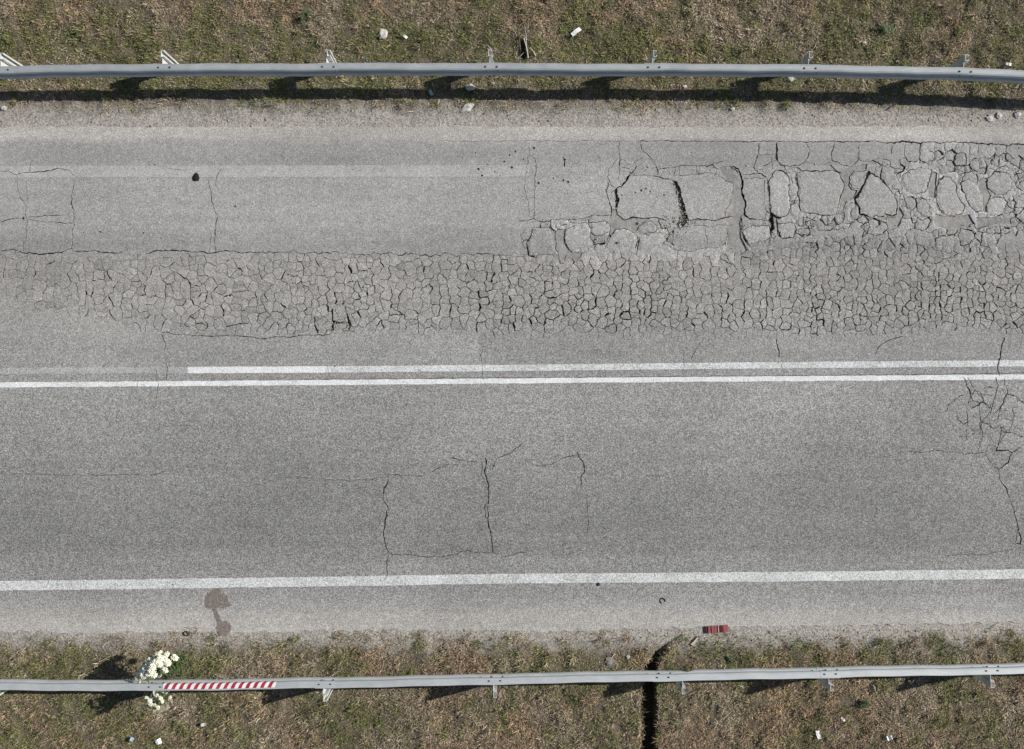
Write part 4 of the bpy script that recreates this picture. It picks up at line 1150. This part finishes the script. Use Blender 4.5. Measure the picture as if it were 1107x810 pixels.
def bouquet(label, base, heads, grip, wrap, rs, nleaf, leaf_r):
    r = random.Random(rs)
    root = empty('flower_bouquet', base)
    tag(root, label, 'flowers', 'flower bunches tied to the guardrail')
    B0 = Vector(base); gp = Vector(grip) - B0
    bm = bmesh.new(); foot = Vector((0, 0, 0))
    for (x, y, h, rad, key) in heads:
        hp = Vector((x, y, h)) - B0
        midp = gp.lerp(hp, .5) + Vector((r.uniform(-.02, .02), r.uniform(-.02, .02), .03))
        f0 = gp + Vector((r.uniform(-.03, .03), r.uniform(-.03, .03), -.22))
        tube(bm, [f0, gp + Vector((r.uniform(-.015, .015), r.uniform(-.015, .015), 0)), midp, hp - Vector((0, 0, .02))], .005, .004, 4)
    tag(from_bm('stems', bm, M['stem'], root), kind='stuff')
    for (x, y, h, rad, key) in heads:
        o = bpy.data.objects.new('flower', head_me[key]); COL.objects.link(o); o.parent = root
        o.location = Vector((x, y, h)) - B0
        o.scale = (rad * r.uniform(.8, 1.15), rad * r.uniform(.75, 1.1), rad * r.uniform(.8, 1.3))
        out = (Vector((x, y, h)) - Vector(grip)); out.z += .25
        o.rotation_euler = (Vector((r.uniform(-.3, .3), r.uniform(-.3, .3), 0)) + out.normalized()).to_track_quat('Z', 'Y').to_euler()
    bm = bmesh.new()
    for k in range(nleaf):
        (x, y, h, rad, key) = r.choice(heads)
        hp = Vector((x, y, h)) - B0; p = gp.lerp(hp, r.uniform(.35, .98)) + Vector((r.gauss(0, .03), r.gauss(0, .03), r.uniform(-.08, -.01)))
        a = r.uniform(0, 6.28); leaf(bm, p, (math.cos(a), math.sin(a), r.uniform(-.3, .5)), r.uniform(.06, .12) * leaf_r, r.uniform(.018, .035) * leaf_r)
    tag(from_bm('foliage', bm, M['leaf'], root), kind='stuff')
    if wrap:
        kind, mat = wrap
        for (pts) in kind:
            bm = bmesh.new()
            # fluted sheet fanning from the grip to a rim
            rim = [Vector(p) - B0 for p in pts]; n_ = len(rim); m = 5
            rows = []
            for i in range(m + 1):
                t = i / m
                rows.append([bm.verts.new(gp.lerp(rim[k], .12 + .88 * t) + Vector((0, 0, .03 * math.sin(k * 2.2 + i) * t + .012 * ((k % 2) * 2 - 1) * t))) for k in range(n_)])
            for i in range(m):
                for k in range(n_ - 1): bm.faces.new((rows[i][k], rows[i][k + 1], rows[i + 1][k + 1], rows[i + 1][k]))
            o = from_bm('wrapping', bm, M[mat], root)
            sol = o.modifiers.new('thickness', 'SOLIDIFY'); sol.thickness = .0025
    bm = bmesh.new()
    tube(bm, [gp + Vector((.035 * math.cos(a * .785), .035 * math.sin(a * .785), .0)) for a in range(9)], .006, .006, 5)
    from_bm('ribbon', bm, M['white_plastic'], root)
    return root
# upper bunch: blooms seen between 145..193 / 705..738, about 0.55-1.0 m high
Zf = (135, 695, 9.529)
hd = []
fr = random.Random(5)
for (a, b, h, rd, key) in [(335, 125, .86, .042, 'petal'), (372, 105, .80, .036, 'petal'), (425, 125, .84, .048, 'petal_old'), (368, 160, .93, .046, 'petal'), (436, 203, .93, .052, 'petal'), (362, 222, .98, .046, 'petal'),
                           (513, 152, .76, .044, 'petal'), (412, 280, .88, .046, 'petal'), (382, 282, .82, .03, 'petal'), (318, 200, .97, .052, 'petal'), (285, 215, .95, .046, 'petal'), (285, 245, 1.0, .05, 'petal'), (235, 195, .86, .046, 'petal'),
                           (262, 185, .84, .042, 'petal_old'), (235, 225, .91, .042, 'petal'), (205, 260, .93, .044, 'petal'), (175, 255, .86, .042, 'petal'), (265, 295, 1.02, .05, 'petal'), (240, 325, .98, .044, 'petal'), (295, 330, .95, .05, 'petal'),
                           (190, 320, .93, .052, 'petal'), (160, 310, .87, .042, 'petal'), (130, 352, .82, .044, 'petal'), (155, 370, .82, .048, 'petal_old'), (195, 345, .9, .04, 'petal'), (148, 398, .78, .036, 'petal_old'), (215, 290, .97, .04, 'petal'),
                           (345, 195, .95, .036, 'petal'), (320, 160, .86, .034, 'petal_old')]:
    h -= .12
    X_, Y_ = P(Zf[0] + a / Zf[2], Zf[1] + b / Zf[2], h); hd.append((X_, Y_, h, rd * 1.3, key))
gpx = P(172, 739, .42)
bouquet('full bunch of round white flowers on the road side of the guardrail', (gpx[0], gpx[1] + .11, 0.0), hd, (gpx[0], gpx[1] + .13, .42),
        ([[(*P(144.5, 737, .62), .62), (*P(146.5, 731, .64), .64), (*P(149.5, 724, .66), .66), (*P(154, 717, .66), .66), (*P(160, 712, .64), .64), (*P(166, 708, .62), .62)]], 'film'), 3, 120, 1.0)
hd = []
for (a, b, h, rd, key) in [(222, 572, .80, .030, 'petal'), (255, 600, .86, .036, 'petal'), (262, 628, .84, .036, 'petal'), (330, 548, .80, .032, 'petal_old'), (366, 572, .84, .030, 'petal'), (382, 602, .86, .034, 'petal'), (340, 668, .84, .030, 'petal'),
                           (465, 565, .74, .028, 'petal_old'), (300, 640, .80, .026, 'petal_old'), (310, 590, .74, .03, 'petal_old'), (285, 665, .78, .024, 'petal_old')]:
    X_, Y_ = P(Zf[0] + a / Zf[2], Zf[1] + b / Zf[2], h); hd.append((X_, Y_, h, rd * 1.3, key))
gp2 = P(166, 746, .5)
low_b = bouquet('sparse bunch of white flowers in beige paper behind the guardrail', (gp2[0], gp2[1] - .10, float(ground_z(gp2[0], gp2[1] - .10))), hd, (gp2[0] + .01, gp2[1] - .06, .48),
        ([[(*P(186, 757, .78), .78), (*P(187, 761, .84), .84), (*P(184, 765, .88), .88), (*P(179, 768, .9), .9), (*P(173, 770, .88), .88), (*P(166, 771, .84), .84)]], 'paper'), 8, 110, 1.0)

def weed(name, label, cx_, cy_, hgt, nl, spread, L, w, mat, rs, cat='plant', group=None):
    r = random.Random(rs); X_, Y_ = P(cx_, cy_, 0); z0 = float(ground_z(X_, Y_))
    root = empty(name, (X_, Y_, z0 - .01)); tag(root, label, cat, group)
    bm = bmesh.new(); bl = bmesh.new()
    ns = max(4, nl // 14)
    tips = []
    for k in range(ns):
        a = r.uniform(0, 6.28); q = r.uniform(.2, 1) * spread
        p2 = Vector((math.cos(a) * q, math.sin(a) * q, hgt * r.uniform(.5, 1)))
        tube(bm, [(0, 0, 0), (p2.x * .35, p2.y * .35, p2.z * .6), p2], .005, .002, 4); tips.append(p2)
    for k in range(nl):
        tp = r.choice(tips); p = Vector((tp.x * .35, tp.y * .35, tp.z * .5)).lerp(tp, r.random()); a = r.uniform(0, 6.28)
        leaf(bl, p, (math.cos(a), math.sin(a), r.uniform(-.1, .8)), L * r.uniform(.6, 1.2), w * r.uniform(.6, 1.2))
    tag(from_bm('stems', bm, M['stem'], root), kind='stuff'); tag(from_bm('foliage', bl, M[mat], root), kind='stuff')
    return root
weed('leafy_plant', 'tall green leafy plant growing beside the flowers', 193, 716, .32, 260, .30, .10, .022, 'leaf', 1)
weed('weed_clump', 'round pale green weed clump above the right part of far guardrail', 957, 33, .13, 130, .11, .06, .014, 'leaf_pale', 2)
weed('weed_clump', 'dark green weed clump below the near guardrail at right', 936, 762, .12, 110, .09, .06, .014, 'leaf', 3)
weed('weed_clump', 'dark green weed clump near the red plastic piece', 788, 712, .10, 100, .10, .06, .014, 'leaf', 4)
weed('weed_clump', 'green weed clump in the brown grass at top left', 332, 18, .10, 120, .12, .06, .014, 'leaf', 5)

# ------------------------------------------------------------------ litter, stones, sticks
def stone(name, label, cx_, cy_, rx, ry, rz, mat, rs, cat='stone', group=None, rot=0, z=None):
    r = random.Random(rs); X_, Y_ = P(cx_, cy_, 0)
    z0 = float(ground_z(X_, Y_)) if z is None else z
    bm = bmesh.new(); bmesh.ops.create_icosphere(bm, subdivisions=3, radius=1)
    for v in bm.verts:
        d = 1 + 0.35 * mnoise.noise(v.co * 1.4 + Vector((rs * 3.1, 0, 0))) + .18 * mnoise.noise(v.co * 3.3 + Vector((rs, 5, 0)))
        v.co = Vector((v.co.x * rx, v.co.y * ry, v.co.z * rz)) * d
    o = from_bm(name, bm, M[mat], None, False)
    o.location = (X_, Y_, z0 + rz * .35); o.rotation_euler = (r.uniform(-.1, .1), r.uniform(-.1, .1), rot)
    return tag(o, label, cat, group)
def scrap(name, label, cx_, cy_, L, w, rot, mat, rs, th=.006, curl=.02, cat='litter', taper=1.0, lift=.02, group=None):
    """a crumpled flat piece with thickness"""
    r = random.Random(rs); X_, Y_ = P(cx_, cy_, 0); z0 = float(ground_z(X_, Y_)) if abs(Y_) > 4.0 else 0.0
    bm = bmesh.new(); nx_, ny_ = 6, 4; g_ = []
    for i in range(nx_ + 1):
        row = []
        for j in range(ny_ + 1):
            u, v = i / nx_ - .5, j / ny_ - .5
            tw = 1 - (1 - taper) * (u + .5)
            row.append(bm.verts.new((u * L + r.uniform(-.04, .04) * L, v * w * tw + r.uniform(-.05, .05) * w, curl * (math.sin(u * 5 + rs) * .5 + .5) + r.uniform(0, .35) * curl)))
        g_.append(row)
    for i in range(nx_):
        for j in range(ny_): bm.faces.new((g_[i][j], g_[i + 1][j], g_[i + 1][j + 1], g_[i][j + 1]))
    o = from_bm(name, bm, M[mat], None, False)
    s = o.modifiers.new('thickness', 'SOLIDIFY'); s.thickness = th
    o.location = (X_, Y_, z0 + lift); o.rotation_euler = (0, 0, rot)
    return tag(o, label, cat, group)
scrap('plastic_scrap', 'bright white plastic strip lying in the far grass', 622.5, 35.5, .17, .065, .65, 'white_plastic', 1, .008, .012, lift=.05)
scrap('paper_scrap', 'small white paper scrap right of the pale stone in far grass', 438, 40.5, .09, .04, -.6, 'white_plastic', 2, .004, .02, lift=.04)
stone('stone', 'pale flat stone in brown grass near the top edge', 414.5, 37.5, .075, .085, .03, 'stone', 3, z=.03)
stone('stone', 'elongated pale stone on gravel just below the shadow of guardrail', 505, 116.5, .13, .065, .035, 'stone', 4, rot=.6)
stone('stone', 'pale stone lying in grass beside the guardrail shadow', 508.5, 95.5, .075, .05, .035, 'stone', 5, z=.03)
scrap('glass_shard', 'pale greenish shard lying in the guardrail shadow', 466, 100.5, .10, .05, 2.1, 'glass', 6, .006, .015, lift=.05)
for k, (a, b, r1, r2, lab) in enumerate([(1070, 128.5, .05, .04, 'leftmost of three pale stones on the gravel at far right'), (1080, 125, .04, .045, 'middle one of three pale stones on the gravel at far right'), (1100, 124.5, .045, .05, 'rightmost of three pale stones on the gravel at far right'),
                                         (792, 118, .045, .04, 'small whitish stone on the gravel above the broken slabs'), (934, 46.5, .05, .03, 'small pale stone below the round weed clump'), (4, 117, .06, .05, 'pale stone on gravel at the left edge of the photo'),
                                         (855, 86, .08, .05, 'pale flat stone in the grass right below the far guardrail'), (740, 94, .05, .035, 'grey stone at the edge of far guardrail shadow')]):
    stone('stone', lab, a, b, r1 * (1.15 if k < 3 else .8), r2 * (1.15 if k < 3 else .8), .025, 'stone', 20 + k)
scrap('paper_scrap', 'small white scrap above the right end of far guardrail', 1089, 70.5, .08, .045, -.3, 'white_plastic', 7, .004, .015, lift=.05)
scrap('paper_scrap', 'white litter scrap at the bottom edge below the flowers', 169.5, 803, .11, .085, .3, 'white_plastic', 8, .006, .03, lift=.05)
scrap('plastic_scrap', 'tiny pale blue scrap at the bottom edge left of the white litter', 141, 801, .07, .055, 1.2, 'blue_plastic', 9, .006, .02, lift=.05)
scrap('paper_scrap', 'dull white scrap in near grass right of the flowers', 219.5, 784, .08, .05, .1, 'stone', 10, .005, .02, lift=.05)
scrap('paper_scrap', 'white crumpled scrap in brown grass at lower right', 885.5, 795, .14, .06, 1.9, 'white_plastic', 11, .006, .03, lift=.05)
scrap('paper_scrap', 'round whitish scrap at the bottom edge in brown grass', 963, 799, .08, .07, .4, 'white_plastic', 12, .006, .03, lift=.05)
scrap('paper_scrap', 'small white fleck left of the dark green weed below guardrail', 911.5, 778, .07, .03, -.8, 'white_plastic', 13, .004, .02, lift=.05)
scrap('wood_splinter', 'pale pointed wood splinter beside the red plastic piece', 751.5, 692.5, .185, .055, .92, 'wood', 14, .015, .008, taper=.08, lift=.035, cat='wood')
stone('concrete_lump', 'grey rough lump in grass left of the drainage trench', 660, 717, .095, .075, .035, 'stone_grey', 40)
stone('concrete_lump', 'smaller pale lump between grey lump and the trench', 679, 711, .035, .03, .02, 'stone', 41)
# broken red lamp lens
X_, Y_ = P(775, 680.0); root = empty('lamp_lens', (X_, Y_, .0)); root.rotation_euler = (0, 0, .07)
tag(root, 'broken red ribbed lamp lens lying on the shoulder', 'lamp lens')
bm = bmesh.new(); L_, W_ = .37, .125
segs = [(-.185, -.155, 'red_dark'), (-.152, -.095, 'red_plastic'), (-.092, -.048, 'red_plastic'), (-.045, .012, 'red_plastic'), (.015, .038, 'red_pale'), (.041, .095, 'red_dark'), (.098, .182, 'red_plastic')]
bm = bmesh.new(); box(bm, -.185, .182, -.058, .058, .004, .018); from_bm('backing', bm, M['red_dark'], root)
for k, (a, b, mat) in enumerate(segs):
    bm = bmesh.new(); zt = .03 + .012 * ((k * 7) % 3); box(bm, a, b, -.060 + .004 * (k % 3), .062 - .006 * (k % 2), .0185, zt)
    for v in bm.verts:
        if v.co.z > .02: v.co.y *= .9; v.co.x += .004 * ((k % 2) * 2 - 1)
    from_bm('lens_rib', bm, M[mat], root)
# black lump, ring, wire, crumbs on the road
bm = bmesh.new(); bmesh.ops.create_icosphere(bm, subdivisions=3, radius=1)
for v in bm.verts:
    d = 1 + .18 * mnoise.noise(v.co * 1.7); v.co = Vector((v.co.x * .052 * (1.05 - .25 * v.co.y), v.co.y * .068, max(v.co.z, -.2) * .022)) * d
o = from_bm('tar_lump', bm, M['tar'], None, True); o.location = (*P(212.3, 191.5), .007); tag(o, 'black oval tar lump on the faded line of the upper lane', 'tar lump')
bm = bmesh.new(); tube(bm, [(.037 * math.cos(a * 6.283 / 16), .037 * math.sin(a * 6.283 / 16), 0) for a in range(17)], .008, .008, 6)
o = from_bm('rubber_ring', bm, M['rubber'], None, True); o.location = (*P(201.5, 684.8), .009); tag(o, 'small dark ring lying on the shoulder edge near the spill', 'ring')
bm = bmesh.new(); tube(bm, [(.04 * math.cos(a), .045 * math.sin(a), .004 * math.sin(a * 2)) for a in [-.9 + i * .33 for i in range(15)]], .009, .008, 6)
o = from_bm('wire_loop', bm, M['rubber'], None, True); o.location = (*P(716.3, 649.5), .007); o.rotation_euler = (0, 0, .6); tag(o, 'open loop of dark wire on the lower shoulder', 'wire')
stone('rubber_crumb', 'black crumb right below the lower edge line', 647, 631.7, .022, .03, .014, 'rubber', 50, 'crumb', z=.003)
scrap('paper_scrap', 'thin white sliver at the pavement edge left of the red lens', 729, 672.5, .14, .03, -.05, 'white_plastic', 15, .003, .004, lift=.006)
# branch and bare twigs in the hollow behind the far guardrail
X_, Y_ = P(566, 52); root = empty('dead_branch', (X_, Y_, float(ground_z(X_, Y_)))); tag(root, 'bleached dead twigs sticking up in a dark hollow behind far guardrail', 'branch')
def twig(a, b, z0, z1, r0, r1, mat):
    bm = bmesh.new(); p0 = Vector((*P(*a), z0)) - root.location; p1 = Vector((*P(*b), z1)) - root.location
    m_ = p0.lerp(p1, .5) + Vector((.01, 0, .01)); tube(bm, [p0, m_, p1], r0, r1, 6); from_bm('twig', bm, M[mat], root)
twig((571, 63), (566, 44), .02, .14, .011, .009, 'twig'); twig((569, 50), (567, 31), .05, .16, .007, .003, 'twig'); twig((579, 61), (573, 53), .02, .06, .014, .008, 'wood')
twig((559, 64), (566, 58), .0, .06, .007, .004, 'twig'); twig((562, 66), (561, 41), -.05, .04, .02, .014, 'twig_dark'); twig((559, 40), (555, 34), .0, .06, .006, .003, 'twig')
# sticks in the grass
def stick(label, a, b, r0, mat, lift=.03):
    p0 = P(*a); p1 = P(*b); c = ((p0[0] + p1[0]) / 2, (p0[1] + p1[1]) / 2); z0 = float(ground_z(*c)) + lift
    bm = bmesh.new(); v0 = Vector((p0[0] - c[0], p0[1] - c[1], 0)); v1 = -v0
    tube(bm, [v0, v0.lerp(v1, .4) + Vector((.006, .004, .012)), v0.lerp(v1, .7) + Vector((-.004, .002, .006)), v1], r0, r0 * .5, 6)
    o = from_bm('stick', bm, M[mat], None, True); o.location = (*c, z0); tag(o, label, 'stick')
stick('thin pale stick crossing the gravel beside the long pale stone', (473, 114), (476, 108), .009, 'twig')
stick('short pale stick in brown grass right below the near guardrail', (944, 741), (948, 750), .011, 'twig', .05)
stick('thin pale stalk lying across the verge dust at lower right', (1069, 680), (1086, 671), .006, 'twig', .02)
print('objects', len(bpy.data.objects))
